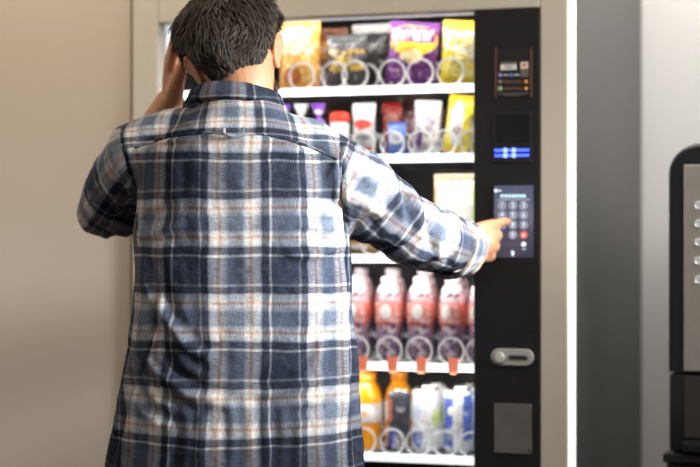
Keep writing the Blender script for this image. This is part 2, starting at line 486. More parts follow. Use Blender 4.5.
link('slot_rim', B(sx0, sx1, CY-.010, CY-.0078, sz0, sz1, .0012), mat('slot_rim_steel', lin(150, 145, 138), .3, .8), cs)
link('coin_slot', B(sx0+.003, sx1-.003, CY-.0112, CY-.0095, sz0+.0032, sz1-.0032), mat('slot_black', lin(16, 15, 15), .5), cs, smooth=False)
# coin return window
M_ret = mat('return_flap_plastic', lin(128, 122, 115), .15, .5, grain=.25, scale=12)
cr = plate('coin_return', rect(494.3, 403.5, 532, 453.5), CY-.004, CY, M_ret, CP, .0015, 'smoked reflective coin return flap')
sub('flap_hinge', [(529, 449.5, 531, 452)], M_black, cr, .002, CY-.004)
# joint lines of the column
M_joint = mat('joint_dark', lin(16, 15, 15), .6)
for y in (169.5, 292.0, 331, 385): sub('joint_line', [(475.5, y, 539.5, y+.7)], M_joint, CP, .0004, CY)
# delivery flap and feet (below the picture)
link('delivery_flap', B(-.34, .2, -.004, .004, .22, .42, .004), M_black, VM)
for sx in (-.46, .46):
    for yy in (.08, .80):
        link('foot', lathe(bmesh.new(), [(.025, 0), (.025, .02), (.014, .03), (.014, .085)], 16, (sx, yy, 0)), M_steel, VM)

# ================================================================== GOODS
def place(o, px, row, d, rz=0.0, lift=.0085, tilt=0.0, lean=0.0):
    x = at(px, 0, d)[0]
    p = MO + EX*x + EY*d
    o.location = (p.x, p.y, shelf_top[row]+lift); o.rotation_euler = (lean, tilt, -TH+rz)
    return o
def bag_bm(w, h, t, seed=0, taper=.12, crimp=.012):
    bm = bmesh.new(); nx, nz = 16, 24
    def half(sgn):
        g = []
        for j in range(nz+1):
            v = j/nz; row = []
            for i in range(nx+1):
                u = -1+2*i/nx
                k = (1-abs(u)**2.4)*(max(0.0, math.sin(PI*min(1, max(0, (v-.06)/.88))))**.55)
                q = noise.noise(Vector((u*2.2+seed*3.1, v*5+seed, sgn*2)))*.25 + noise.noise(Vector((u*5+seed, v*9, sgn)))*.12
                wx = w/2*(1-taper*math.sin(PI*v)*.4 + .02*noise.noise(Vector((seed, v*6, u))))
                row.append((u*wx, sgn*(t/2*k*(1+q)+.0006), v*h+ (.003*noise.noise(Vector((u*3, seed, 5)))) *(1 if v > .5 else 0)))
            g.append(row)
        return g
    gf, gb = half(-1), half(1)
    A = [[bm.verts.new(p) for p in r] for r in gf]; Bv = [[bm.verts.new(p) for p in r] for r in gb]
    for G in (A, Bv):
        for j in range(nz):
            for i in range(nx): bm.faces.new((G[j][i], G[j][i+1], G[j+1][i+1], G[j+1][i]))
    for j in range(nz):
        bm.faces.new((A[j][0], Bv[j][0], Bv[j+1][0], A[j+1][0])); bm.faces.new((A[j][nx], Bv[j][nx], Bv[j+1][nx], A[j+1][nx]))
    for i in range(nx):
        bm.faces.new((A[0][i], A[0][i+1], Bv[0][i+1], Bv[0][i])); bm.faces.new((A[nz][i], A[nz][i+1], Bv[nz][i+1], Bv[nz][i]))
    return bm
def seal_bm(w, z0, z1):
    bm = bmesh.new(); n = 24; a, b = [], []
    for i in range(n+1):
        x = -w/2+w*i/n; y = .0012*(-1)**i
        a.append((x, y-.0022, z0)); b.append((x, y-.0022, z1+(.0015 if i % 2 else 0)))
    r2 = [(p[0], p[1]+.0044, p[2]) for p in a]; r3 = [(p[0], p[1]+.0044, p[2]) for p in b]
    V = [[bm.verts.new(p) for p in r] for r in (a, b, r3, r2)]
    for i in range(n):
        for k in range(4):
            A, C = V[k], V[(k+1) % 4]
            bm.faces.new((A[i], A[i+1], C[i+1], C[i]))
    for i in (0, n): bm.faces.new([V[k][i] for k in range(4)])
    return bm
def bag(name, label, cat, group, px, row, d, w, h, t, m, sealm, seed, **kw):
    o = link(name, bag_bm(w, h, t, seed), m); tag(o, label, cat, group)
    link('crimped_seal', seal_bm(w*.97, h-.012, h+.001), sealm, o, smooth=False)
    link('crimped_seal', seal_bm(w*.97, -.001, .011), sealm, o, smooth=False)
    return place(o, px, row, d, **kw)
Y_, O_, PU, WH, GO, BK, RD_, BL = lin(250, 205, 40), lin(235, 140, 40), lin(120, 40, 135), (.9, .88, .84), lin(225, 180, 70), lin(40, 40, 42), lin(215, 60, 45), lin(60, 95, 190)
G1 = 'snack bags on the top shelf'
bd = RD+.0545
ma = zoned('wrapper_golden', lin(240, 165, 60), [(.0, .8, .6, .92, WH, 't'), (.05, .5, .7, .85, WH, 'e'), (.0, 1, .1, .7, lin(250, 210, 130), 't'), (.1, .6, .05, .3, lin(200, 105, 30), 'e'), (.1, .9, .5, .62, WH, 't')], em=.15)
bag('crisp_bag', 'golden orange crisp bag nearest the man\'s ear on the top shelf', 'snack bag', G1, 300, 0, bd, .105, .165, .046, ma, mat('seal_gold', lin(220, 160, 70), .3, .4), 1)
mb = zoned('wrapper_brown', lin(150, 85, 40), [(.1, .9, .5, .8, lin(225, 150, 60), 'e'), (.2, .8, .6, .7, WH, 't')])
bag('crisp_bag', 'brown and amber crisp bag behind the golden one on the top shelf', 'snack bag', G1, 330, 0, bd+.078, .095, .152, .040, mb, mat('seal_brown', lin(120, 70, 40), .3, .4), 2)
mc = zoned('wrapper_black_gold', lin(62, 62, 66), [(.05, .95, .62, .72, GO, 't'), (.2, .72, .28, .6, lin(235, 200, 90), 't'), (.25, .6, .3, .5, lin(235, 200, 90), 'e'), (.1, .4, .3, .45, lin(220, 185, 90), 'e'), (.6, .95, .3, .45, lin(215, 180, 80), 'e'), (.0, 1, .9, 1, lin(110, 110, 112), 'b')])
bag('crisp_bag', 'charcoal grey crisp bag with golden chips on the front', 'snack bag', G1, 347, 0, bd, .104, .126, .046, mc, mat('seal_grey', lin(90, 90, 94), .3, .5), 3)
md = zoned('wrapper_dark_white_top', lin(46, 44, 46), [(.0, 1, .86, 1, WH, 'b'), (.1, .9, .55, .7, lin(120, 115, 110), 't')])
bag('crisp_bag', 'dark bag with a white top band behind the charcoal crisp bag', 'snack bag', G1, 372, 0, bd+.078, .105, .158, .038, md, mat('seal_white', (.85, .85, .85), .3), 4)
me_ = zoned('wrapper_purple_yellow', PU, [(.0, 1, .42, .98, Y_, 'e'), (.0, .95, .66, .92, lin(150, 40, 120), 'b'), (.05, .9, .7, .88, WH, 't'), (.3, .75, .3, .55, lin(250, 225, 170), 'e'), (.1, .55, .06, .22, lin(215, 160, 215), 't')])
bag('crisp_bag', 'purple and yellow crisp bag with a white title', 'snack bag', G1, 410, 0, bd, .125, .142, .046, me_, mat('seal_purple', lin(110, 50, 130), .3, .4), 5, tilt=.10, lift=.0165)
mk = zoned('wrapper_violet', lin(95, 40, 120), [(.1, .9, .6, .8, lin(200, 150, 210), 't')])
bag('crisp_bag', 'violet bag standing behind the purple and yellow crisp bag', 'snack bag', G1, 448, 0, bd+.078, .115, .155, .04, mk, mat('seal_violet', lin(90, 40, 110), .3, .4), 6)
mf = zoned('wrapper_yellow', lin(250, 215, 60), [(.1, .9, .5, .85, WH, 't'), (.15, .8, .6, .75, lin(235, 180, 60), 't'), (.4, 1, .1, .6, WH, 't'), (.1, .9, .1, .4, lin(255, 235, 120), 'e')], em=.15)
bag('crisp_bag', 'bright yellow crisp bag beside the control column on the top shelf', 'snack bag', G1, 460, 0, bd, .10, .145, .046, mf, mat('seal_yellow', lin(240, 200, 60), .3, .3), 7, tilt=.06, lift=.012)
# second shelf
G2 = 'wrapped sweets and bars on the second shelf'
def candy(name, label, px, row, d, r, m1, m2, **kw):     # round chocolate with a twisted top
    o = link(name, lathe(bmesh.new(), [(r*.5, 0), (r*.9, r*.15), (r, r*.7), (r*.95, r*3.6), (r*.8, r*4.3), (r*.3, r*4.7)], 22), m1); tag(o, label, 'sweet', G2)
    bm = bmesh.new(); n = 18
    rings(bm, [[(rr*(1+.25*(-1)**i*fl)*math.cos(2*PI*i/n), rr*(1+.25*(-1)**i*fl)*math.sin(2*PI*i/n), hh) for i in range(n)] for rr, hh, fl in ((r*.28, r*4.65, 0), (r*.24, r*4.9, .3), (r*.78, r*6.5, 1))])
    link('twisted_top', bm, m2, o)
    return place(o, px, row, d, **kw)
mpw = zoned('foil_purple', lin(130, 70, 190), [(.2, .8, .3, .6, WH, 'e')]); mww = mat('foil_white', (.8, .78, .8), .25, .3)
candy('foil_sweet', 'purple foil sweet partly behind the man\'s right shoulder', 284, 1, bd, .0192, mpw, mpw)
candy('foil_sweet', 'white foil sweet standing between two purple ones', 301.5, 1, bd, .0192, mww, mww)
candy('foil_sweet', 'purple foil sweet with white sides near the red capped tube', 319, 1, bd, .0192, zoned('foil_purple_white', (.8, .76, .8), [(.3, 1, .6, 1, lin(130, 60, 190), 'b')]), mpw)
def tube_pack(name, label, px, d, r, h, mbody, mcap):
    o = link(name, lathe(bmesh.new(), [(r*.92, 0), (r, .004), (r, h*.74), (r*.96, h*.77)], 24), mbody); tag(o, label, 'sweet', G2)
    link('cap', lathe(bmesh.new(), [(r*1.04, h*.76), (r*1.06, h*.8), (r*1.0, h*.95), (r*.6, h), (r*.2, h*1.01)], 24), mcap, o)
    return place(o, px, 1, d)
tube_pack('sweet_tube', 'white sweet tube with a red domed cap', 340, bd, .0235, .105, zoned('tube_white', WH, [(.1, .9, .2, .5, RD_, 'e'), (.2, .8, .3, .4, WH, 't')]), mat('cap_red', RD_, .25))
mg = zoned('wrapper_silver_red', lin(200, 198, 200), [(.0, 1, .75, .95, lin(230, 228, 225), 'b'), (.1, .9, .5, .7, RD_, 'e'), (.15, .85, .3, .45, lin(90, 80, 90), 't'), (.0, 1, .0, .15, RD_, 'b')], metal=.25)
bag('chocolate_bar', 'silver and red wrapped chocolate bar standing upright', 'chocolate bar', G2, 364, 1, bd, .058, .122, .026, mg, mat('seal_silver', (.6, .6, .62), .3, .6), 8)
mh = zoned('wrapper_blue', lin(95, 135, 215), [(.1, .9, .3, .7, WH, 'e'), (.2, .8, .42, .6, lin(50, 80, 180), 't')])
bag('wafer_bar', 'short blue and white wafer packet in the second shelf coil', 'wafer', G2, 397, 1, bd, .046, .075, .026, mh, mat('seal_blue', lin(80, 115, 200), .3, .3), 9)
mi = zoned('wrapper_red', lin(190, 45, 40), [(.2, .8, .5, .8, lin(230, 180, 170), 't')])
bag('chocolate_bar', 'red wrapped bar standing behind the short blue packet', 'chocolate bar', G2, 392, 1, bd+.078, .05, .128, .024, mi, mat('seal_red', lin(170, 40, 40), .3, .3), 10)
mj = zoned('wrapper_silver_purple', lin(196, 192, 200), [(.2, .95, .15, .62, WH, 'e'), (.1, .4, .1, .5, lin(95, 45, 120), 'e'), (.5, .8, .3, .7, lin(110, 60, 130), 't'), (.0, 1, .8, .9, lin(140, 135, 145), 't')], metal=.25)
bag('chocolate_bar', 'tall silver chocolate bar with purple print', 'chocolate bar', G2, 426, 1, bd, .066, .122, .028, mj, mat('seal_silver_light', (.7, .7, .72), .3, .6), 11, tilt=.05, lift=.011)
ml = zoned('wrapper_dark_red', lin(90, 35, 40), [(.2, .8, .5, .8, lin(190, 150, 150), 't')])
bag('chocolate_bar', 'dark red bar behind the tall silver and purple bar', 'chocolate bar', G2, 412, 1, bd+.078, .05, .115, .024, ml, mat('seal_maroon', lin(80, 35, 40), .3, .3), 12)
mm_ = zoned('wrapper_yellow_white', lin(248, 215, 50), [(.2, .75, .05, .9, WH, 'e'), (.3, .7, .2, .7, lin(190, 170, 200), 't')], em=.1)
bag('snack_sachet', 'leaning yellow sachet with a white centre on the second shelf', 'snack sachet', G2, 455, 1, bd, .062, .132, .028, mm_, mat('seal_lemon', lin(245, 210, 60), .3, .2), 13, tilt=.14, lift=.0135)
bag('snack_sachet', 'yellow sachet half hidden by the control column on the second shelf', 'snack sachet', G2, 479, 1, bd+.078, .05, .12, .028, mm_, mat('seal_lemon_pale', lin(245, 215, 80), .3, .2), 14)
# third shelf
G3 = 'packs on the third shelf'
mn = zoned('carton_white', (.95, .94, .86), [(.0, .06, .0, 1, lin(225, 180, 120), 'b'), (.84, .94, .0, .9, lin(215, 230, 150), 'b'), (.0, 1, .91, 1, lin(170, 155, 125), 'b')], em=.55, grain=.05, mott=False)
o = link('biscuit_carton', B(-.055, .055, -.022, .022, 0, .185, .003), mn, smooth=False); tag(o, 'bright white carton with yellow edges above the outstretched sleeve', 'carton', G3)
link('carton_flap', B(-.053, .053, -.020, .020, .185, .1875), mat('carton_top', lin(160, 140, 110), .6), o, smooth=False); place(o, 459, 2, bd)
mo = zoned('wrapper_amber', lin(190, 140, 70), [(.2, .8, .3, .7, WH, 'e')])
bag('biscuit_packet', 'small amber packet under the man\'s outstretched elbow', 'packet', G3, 361, 2, bd, .08, .03, .03, mo, mat('seal_amber', lin(170, 120, 60), .3), 15)
# fourth shelf: bottles
def copy_tree(o):
    c = o.copy(); COL.objects.link(c)
    for ch in o.children:
        k = ch.copy(); COL.objects.link(k); k.parent = c
    return c
G4 = 'red label drink bottles on the fourth shelf'
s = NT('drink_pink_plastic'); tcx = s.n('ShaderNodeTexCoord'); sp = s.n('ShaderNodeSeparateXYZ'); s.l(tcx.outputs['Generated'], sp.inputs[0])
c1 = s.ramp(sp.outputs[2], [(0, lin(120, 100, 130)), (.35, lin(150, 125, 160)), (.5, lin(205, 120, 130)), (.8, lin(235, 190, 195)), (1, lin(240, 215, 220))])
c2 = s.mix(s.ramp(s.noise(tcx.outputs['Object'], 45, 3), [(.52, (0, 0, 0)), (.60, (.8, .8, .8))]), c1, (.92, .86, .92))  # pale mottling painted in for highlights on the plastic
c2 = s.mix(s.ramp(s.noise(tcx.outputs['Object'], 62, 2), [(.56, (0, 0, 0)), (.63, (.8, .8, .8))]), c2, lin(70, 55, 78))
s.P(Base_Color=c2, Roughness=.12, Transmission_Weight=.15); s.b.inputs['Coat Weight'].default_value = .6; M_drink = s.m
M_blab = zoned('label_red', lin(228, 112, 98), [(.05, .95, .1, .98, lin(240, 200, 195), 't'), (.28, .7, .2, .95, WH, 'e'), (.0, 1, .0, .1, lin(205, 80, 75), 'b')], rough=.3, wob=.08)
M_bcap = mat('cap_pale', lin(222, 208, 214), .3)
def bottle():
    bm = lathe(bmesh.new(), [(.016, 0), (.024, .003), (.0315, .022), (.0325, .045), (.0300, .072), (.0325, .09), (.0325, .135), (.0315, .152), (.0285, .167), (.0235, .178), (.0165, .184), (.0165, .190)], 28)
    o = link('drink_bottle', bm, M_drink)
    link('label_band', lathe(bmesh.new(), [(.0328, .088), (.0334, .09), (.0334, .136), (.0328, .138)], 28), M_blab, o)
    bm = bmesh.new(); lathe(bm, [(.0180, .186), (.0185, .187), (.0185, .197), (.0165, .2005), (.005, .201)], 24)
    link('cap', bm, M_bcap, o)
    return o
b0 = bottle(); first = True
names4 = [(357, 'right beside the man\'s shirt'), (389, 'second from the shirt'), (421, 'third from the shirt'), (453, 'fourth from the shirt'), (482, 'cut off by the control column')]
for px, where in names4:
    for k in range(2):
        o = b0 if first else copy_tree(b0); first = False
        lab = ('front red label bottle, ' if k == 0 else 'rear bottle behind the red label bottle ') + where
        tag(o, lab, 'bottle', G4)
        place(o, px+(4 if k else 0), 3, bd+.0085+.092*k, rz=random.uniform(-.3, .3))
        o.scale = (1, 1, 1.075 if k else .985)
# fifth shelf
G5 = 'bottles and cans on the fifth shelf'
s = NT('orange_juice'); tcx = s.n('ShaderNodeTexCoord')
s.P(Base_Color=s.mix(s.noise(tcx.outputs['Object'], 30, 3), lin(235, 140, 10), lin(255, 185, 40)), Roughness=.15, Emission_Color=lin(250, 150, 10), Emission_Strength=.12); M_oj = s.m  # slight glow painted into the juice colour
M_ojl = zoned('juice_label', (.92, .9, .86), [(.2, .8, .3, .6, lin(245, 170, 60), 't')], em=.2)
M_ojc = mat('cap_orange', lin(245, 150, 30), .3)
def juice():
    o = link('juice_bottle', lathe(bmesh.new(), [(.026, 0), (.033, .004), (.0345, .015), (.033, .06), (.0345, .065), (.0345, .11), (.030, .135), (.0185, .155), (.0175, .165)], 28), M_oj)
    link('label_band', lathe(bmesh.new(), [(.0347, .066), (.0352, .068), (.0352, .108), (.0347, .11)], 28), M_ojl, o)
    link('cap', lathe(bmesh.new(), [(.0195, .160), (.020, .162), (.020, .178), (.018, .181), (.004, .1815)], 24), M_ojc, o)
    return o
j0 = juice(); tag(j0, 'orange juice bottle with white label beside the shirt hem, front one', 'bottle', G5); place(j0, 367, 4, bd+.0095)
j1 = copy_tree(j0); tag(j1, 'orange juice bottle standing behind the front juice bottle', 'bottle', G5); place(j1, 368, 4, bd+.101)
j2 = copy_tree(j0); tag(j2, 'orange juice bottle behind the dark can with red print', 'bottle', G5); place(j2, 399, 4, bd+.101)
M_alu = mat('can_aluminium', (.75, .75, .76), .25, .9)
def can(label, px, d, r, h, m):
    o = link('drink_can', lathe(bmesh.new(), [(r*.72, 0), (r*.8, .002), (r*.98, .008), (r, .014), (r, h-.014), (r*.93, h-.006), (r*.84, h-.003)], 28), m); tag(o, label, 'can', G5)
    link('can_lid', lathe(bmesh.new(), [(r*.86, h-.0035), (r*.87, h), (r*.82, h+.0005), (r*.8, h-.0025), (r*.1, h-.0025)], 28), M_alu, o)
    link('pull_tab', B(-.007, .007, -.014, .006, h-.0022, h-.0008, .0006), M_alu, o)
    return place(o, px, 4, d, rz=.1)
m1 = zoned('can_dark', lin(40, 44, 66), [(.1, .55, .05, .38, lin(45, 80, 200), 'e'), (.3, .8, .04, .3, WH, 't'), (.0, .3, .5, .9, lin(180, 95, 60), 'b'), (.35, .95, .45, .95, lin(58, 60, 72), 'b')], metal=.3)
can('dark blue slim can with red brown print next to the juice', 399, bd, .0275, .142, m1)
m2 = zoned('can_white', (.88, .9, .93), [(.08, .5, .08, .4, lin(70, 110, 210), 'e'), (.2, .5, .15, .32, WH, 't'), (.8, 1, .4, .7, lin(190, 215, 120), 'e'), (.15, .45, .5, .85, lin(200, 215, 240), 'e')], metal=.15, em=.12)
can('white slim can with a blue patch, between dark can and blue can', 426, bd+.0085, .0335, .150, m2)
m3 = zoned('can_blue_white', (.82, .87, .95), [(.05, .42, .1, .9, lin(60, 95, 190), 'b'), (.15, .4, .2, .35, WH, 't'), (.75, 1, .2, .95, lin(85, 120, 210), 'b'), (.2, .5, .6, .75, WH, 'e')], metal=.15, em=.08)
can('blue and white slim can nearest the control column, front one', 458, bd+.0095, .0345, .150, m3)
can('blue and white slim can half hidden by the control column edge', 487, bd+.0095, .0335, .148, m3)
can('white slim can standing behind the white can with blue patch', 434, bd+.1005, .0325, .152, m2)
can('blue and white slim can standing behind the front blue can', 466, bd+.1005, .0325, .152, m3)

# ================================================================== COFFEE MACHINE
cY = 4.12
CMo = Vector((wpt(668, 0, cY).x, cY, 0))
zc_ = lambda py: wpt(0, py, cY).z
CM = empty('coffee_machine', CMo + Vector((0, 0, zc_(453))), -TH)
tag(CM, 'black and silver coffee machine with rounded top corner at the picture\'s right edge', 'coffee machine')
ox = 0.0; zb = zc_(453)
M_cb = mat('coffee_black_gloss', lin(30, 30, 31), .28, grain=.1)
M_cs = mat('coffee_silver', lin(176, 170, 160), .38, .55, scale=50)
def cprof(y, ins=0.0, z0=0.0, z1=None, R=.075, Wd=.52):
    z1 = z1 if z1 is not None else zc_(143.5)-zb
    pts = [(ox+ins, z0)]
    for i in range(11):
        a = PI - PI/2*i/10
        pts.append((ox+ins+(R-ins)+ (R-ins)*math.cos(a)*1.0, z1-ins-(R-ins)*.9+(R-ins)*.9*math.sin(a)))
    for i in range(11):
        a = PI/2 - PI/2*i/10
        pts.append((ox+Wd-ins-(R-ins)+(R-ins)*math.cos(a), z1-ins-(R-ins)*.9+(R-ins)*.9*math.sin(a)))
    pts.append((ox+Wd-ins, z0))
    return [(x, y, z) for x, z in pts]
zj = zc_(372)-zb
bm = bmesh.new(); rings(bm, [cprof(.45, .0, zj), cprof(.012, 0, zj), cprof(0, .008, zj)])
link('upper_housing', bm, M_cb, CM)
bm = bmesh.new(); box(bm, ox+.002, ox+.518, .0, .45, .004, zj-.003, .008)
link('lower_housing', bm, M_cb, CM)
x683 = (wpt(683.5, 0, cY).x - CM.location.x)*1.06
zt_, zm_ = zc_(165)-zb, zc_(370.5)-zb
CMd = link('front_panel', B(x683, ox+.52-.036, -.012, .002, zm_, zt_, .003), M_cs, CM, smooth=False); CMd['label'] = 'silver front panel'
link('panel_seam', B(ox+.004, ox+.516, -.002, .001, zc_(168)-zb, zc_(167.2)-zb), mat('seam_black', lin(8, 8, 8), .6), CM, smooth=False)
for py in (205.5, 223.5, 242, 260.5, 279.5):
    p = wpt(699, py, cY-.012)
    bm = lathe(bmesh.new(), [(.0095, .0), (.0095, -.003), (.0075, -.006), (.006, -.0035), (.001, -.0035)], 22, ((p.x-CM.location.x)*1.05, -.012, p.z-zb), 'y')
    link('drink_button', bm, mat('button_chrome', (.85, .85, .85), .15, .7, em=(1, 1, 1), es=.15), CMd)  # faint painted glow brightens the chrome
link('dispense_bay', B(x683, ox+.484, -.008, .002, zc_(437)-zb, zc_(375)-zb, .002), mat('bay_smoked', lin(62, 58, 54), .2, .2), CM, smooth=False)
link('drip_tray', B(x683, ox+.484, -.03, .002, .006, .032, .004), M_cb, CM)
BC = empty('base_cabinet', (CM.location.x, cY, 0), -TH); tag(BC, 'black base cabinet under the coffee machine', 'cabinet')
link('cabinet_body', B(ox-.004, ox+.525, .004, .47, .06, zb-.022, .004), M_cb, BC, smooth=False)
link('worktop', B(ox-.01, ox+.53, -.012, .48, zb-.02, zb-.0005, .003), mat('worktop_black', lin(24, 23, 23), .4), BC, smooth=False)
cd = link('cabinet_door', B(ox+.004, ox+.516, -.014, .004, .08, zb-.03, .003), mat('door_black', lin(34, 32, 32), .35), BC, smooth=False)
link('handle', tube(bmesh.new(), [(ox+.05, -.014, .48), (ox+.05, -.04, .48), (ox+.05, -.04, .36), (ox+.05, -.014, .36)], .006, 10), M_steel, cd)
link('plinth', B(ox+.01, ox+.51, .03, .45, 0, .06), M_cb, BC, smooth=False)

exec_person = True
# ================================================================== PERSON
PX0 = wpt(240, 0, 3.72).x
PE = empty('person', (PX0, 3.74, 0))
tag(PE, 'dark haired man in blue plaid shirt seen from behind, pressing the keypad, hand to head', 'person')
def kid(o, parent=PE):       # parent while keeping world coordinates
    o.parent = parent
    o.matrix_parent_inverse = Matrix.Translation(-PE.location) if parent is PE else Matrix.Identity(4)
    return o
# --- head frame
HC = Vector((-.2313, 3.775, 1.547))
hu = Vector((-.25, .20, .945)).normalized(); hf = Vector((.03, .98, -.2)); hf = (hf-hu*hf.dot(hu)).normalized(); hr = hf.cross(hu).normalized()
HM = Matrix((hr, hf, hu)).transposed()
def hw(p): return HC + HM @ Vector(p)
HS = [(-.118, .018, .062, .030), (-.106, .036, .080, .012), (-.088, .052, .088, -.018), (-.060, .063, .092, -.052), (-.03, .0705, .093, -.078), (0.0, .0755, .095, -.092),
      (.04, .0785, .098, -.097), (.07, .075, .092, -.090), (.098, .064, .072, -.073), (.118, .046, .045, -.048), (.128, .024, .022, -.026)]
def hsec(z):
    z = max(HS[0][0], min(HS[-1][0], z))
    for a, b in zip(HS, HS[1:]):
        if a[0] <= z <= b[0]:
            t = (z-a[0])/(b[0]-a[0]); return [a[i]+(b[i]-a[i])*t for i in range(4)]
def hpoint(z, ang, off=0.0):
    """scalp point; ang measured from the back (-y) toward +x"""
    _, w, yf, yb = hsec(z)
    cy = (yf+yb)/2; hy = (yf-yb)/2
    c = Vector((math.sin(ang)*w, cy-math.cos(ang)*hy, z))
    return c
W_R = Vector((.268, 4.000, 1.178)); E_R = wpt(420, 234, 3.83); S_R = Vector((-.075, 3.715, 1.335))
S_L = Vector((-.405, 3.745, 1.365)); E_L = wpt(104, 211, 3.97); W_L = wpt(170, 101, 3.945)

bm = bmesh.new()
# head
rings(bm, [[hw((math.sin(2*PI*i/40)*w, (yf+yb)/2-math.cos(2*PI*i/40)*(yf-yb)/2, z)) for i in range(40)] for z, w, yf, yb in HS])
ellipsoid(bm, hw((0, .095, .028)), (.05, .012, .012), HM)                 # brow
for sx in (-1, 1):
    ellipsoid(bm, hw((sx*.045, .078, -.015)), (.022, .016, .016), HM)     # cheek bone
    ellipsoid(bm, hw((sx*.010, .102, -.028)), (.008, .010, .007), HM)     # nostril wing
    # ear: flattened bowl with a rim
    e0 = hw((sx*.086, -.008, .001))
    EM = HM @ Matrix.Rotation(sx*math.radians(20), 3, 'Y') @ Matrix.Rotation(sx*math.radians(-24), 3, 'Z') @ Matrix.Rotation(math.radians(12), 3, 'X')
    ellipsoid(bm, e0, (.0055, .017, .031), EM)
    rim = [e0 + EM @ Vector((sx*.004, -.0175*math.cos(a)-.001, .034*math.sin(a)+.002)) for a in [math.radians(q) for q in range(-80, 190, 18)]]
    tube(bm, rim, .0042, 8)
    ellipsoid(bm, e0 + EM @ Vector((0, .004, -.027)), (.005, .008, .009), EM)
tube(bm, [hw((0, .098, .02)), hw((0, .108, -.005)), hw((0, .118, -.024))], [.008, .010, .012], 12)   # nose
tube(bm, [hw((-.022, .090, -.056)), hw((0, .098, -.054)), hw((.022, .090, -.056))], [.004, .006, .004], 10)
tube(bm, [hw((-.02, .089, -.064)), hw((0, .096, -.066)), hw((.02, .089, -.064))], [.004, .007, .004], 10)
ellipsoid(bm, hw((0, .080, -.103)), (.022, .014, .014), HM)               # chin
# neck
tube(bm, *smooth_path([hw((0, -.022, -.01)), hw((0, -.030, -.075)), Vector((-.228, 3.74, 1.43)), Vector((-.225, 3.74, 1.33))], [.058, .060, .062, .07]), n=24)
# trunk
T = [(.86, .16, .10), (.93, .17, .105), (1.03, .155, .095), (1.13, .16, .10), (1.23, .175, .105), (1.30, .165, .085), (1.345, .12, .065), (1.38, .06, .05)]
rings(bm, [sring(-.22, 3.735, z, a, b, b, 2.3, 40) for z, a, b in T])
# arms
tube(bm, *smooth_path([S_R+Vector((-.06, .0, -.02)), S_R+Vector((0, .01, -.015)), E_R, W_R], [.045, .046, .040, .029]), n=20)
tube(bm, *smooth_path([S_L+Vector((.06, .01, -.04)), S_L+Vector((.01, .02, -.02)), E_L, E_L.lerp(W_L, .4), W_L], [.043, .044, .040, .040, .030]), n=20)
# legs
LEG = {}
for sx in (-1, 1):
    hip = Vector((-.22+sx*.09, 3.735, .90)); kn = Vector((-.22+sx*.105, 3.75, .48)); an = Vector((-.22+sx*.115, 3.72, .09))
    LEG[sx] = (hip, kn, an)
    tube(bm, *smooth_path([hip, kn, an], [.085, .055, .038]), n=20)
    tube(bm, [an+Vector((0, -.01, -.03)), an+Vector((sx*.01, .12, -.05))], [.036, .028], 14)
# --- right hand: fist with pointing index
d = Vector((.50, .86, .06)).normalized(); u = Vector((0, 0, 1)); u = (u-d*u.dot(d)).normalized(); nb = d.cross(u).normalized()   # nb: back of the hand
tip = MO + EX*at(509.5, 222, CY-.012)[0] + EY*(CY-.0125); tip.z = at(509.5, 222, CY)[1]
mI = wpt(493, 225.5, 4.080)
def Rr(a, b, c): return mI + d*a + u*b + nb*c
mcps = [mI, Rr(.005, -.0225, .004), Rr(-.001, -.045, .002), Rr(-.012, -.066, -.003)]
palm_w = [W_R+u*.020, W_R+u*.006, W_R-u*.008, W_R-u*.022]
for a, b, r0, r1 in zip(palm_w, mcps, (.019, .020, .020, .019), (.0150, .0155, .0145, .0135)):
    tube(bm, [a, a.lerp(b, .5)-nb*.004, b], [r0, (r0+r1)/2+.002, r1], 12)
ellipsoid(bm, W_R.lerp(mcps[1], .55)-nb*.008-u*.006, (.032, .040, .038))
pip = mI.lerp(tip, .48)+u*.004+nb*.004; dip = mI.lerp(tip, .77)+u*.003+nb*.002
tube(bm, *smooth_path([mI, pip, dip, tip], [.0125, .0105, .0092, .0068], 5), n=12)
for k, (m0, L, r) in enumerate(zip(mcps[1:], (.046, .043, .036), (.0132, .0126, .0114))):
    p1 = m0 + d*L*.62 - nb*L*.62 + u*.000; p2 = p1 - d*L*.62 - nb*L*.22; p3 = p2 - d*L*.28 + nb*L*.42
    tube(bm, *smooth_path([m0, p1, p2, p3], [r*1.08, r, r*.92, r*.8], 5), n=12)
tb = [W_R + d*.020 + u*.018 - nb*.014, W_R + d*.052 + u*.030 - nb*.034, W_R + d*.082 + u*.020 - nb*.048, W_R + d*.104 + u*.004 - nb*.05]
tube(bm, *smooth_path(tb, [.016, .0135, .0115, .009], 5), n=12)
# --- left hand laid along the side of the head
L_mi = wpt(170, 63, 3.92)
dl = (L_mi-W_L).normalized()
fwd = Vector((0, 1, 0)); fwd = (fwd-dl*fwd.dot(dl)).normalized()
inn = fwd.cross(dl).normalized()
if inn.x < 0: inn = -inn
m_l = [L_mi, L_mi+fwd*.020+dl*.004-inn*.002, L_mi+fwd*.039-dl*.002, L_mi+fwd*.056-dl*.012+inn*.004]
for k, m0 in enumerate(m_l):
    tube(bm, [W_L+fwd*(.012*k-.012), W_L.lerp(m0, .5)+fwd*.006*(k-1)*.3, m0], [.017, .017, .0125], 12)
ellipsoid(bm, W_L.lerp(m_l[1], .5)+inn*.006, (.018, .034, .04))
Ls = (.045, .049, .046, .037)
for k, m0 in enumerate(m_l):
    L = Ls[k]; v1 = (dl + inn*.30 + fwd*(-.02+.05*k)).normalized(); v2 = (dl*.8+inn*.62+fwd*.05*k).normalized(); v3 = (dl*.5+inn*.85+fwd*.05*k).normalized()
    a = m0+v1*L; b = a+v2*L*.62; c = b+v3*L*.45
    r = (.0108, .0112, .0106, .0092)[k]
    tube(bm, *smooth_path([m0, a, b, c], [r*1.1, r, r*.92, r*.75], 5), n=12)
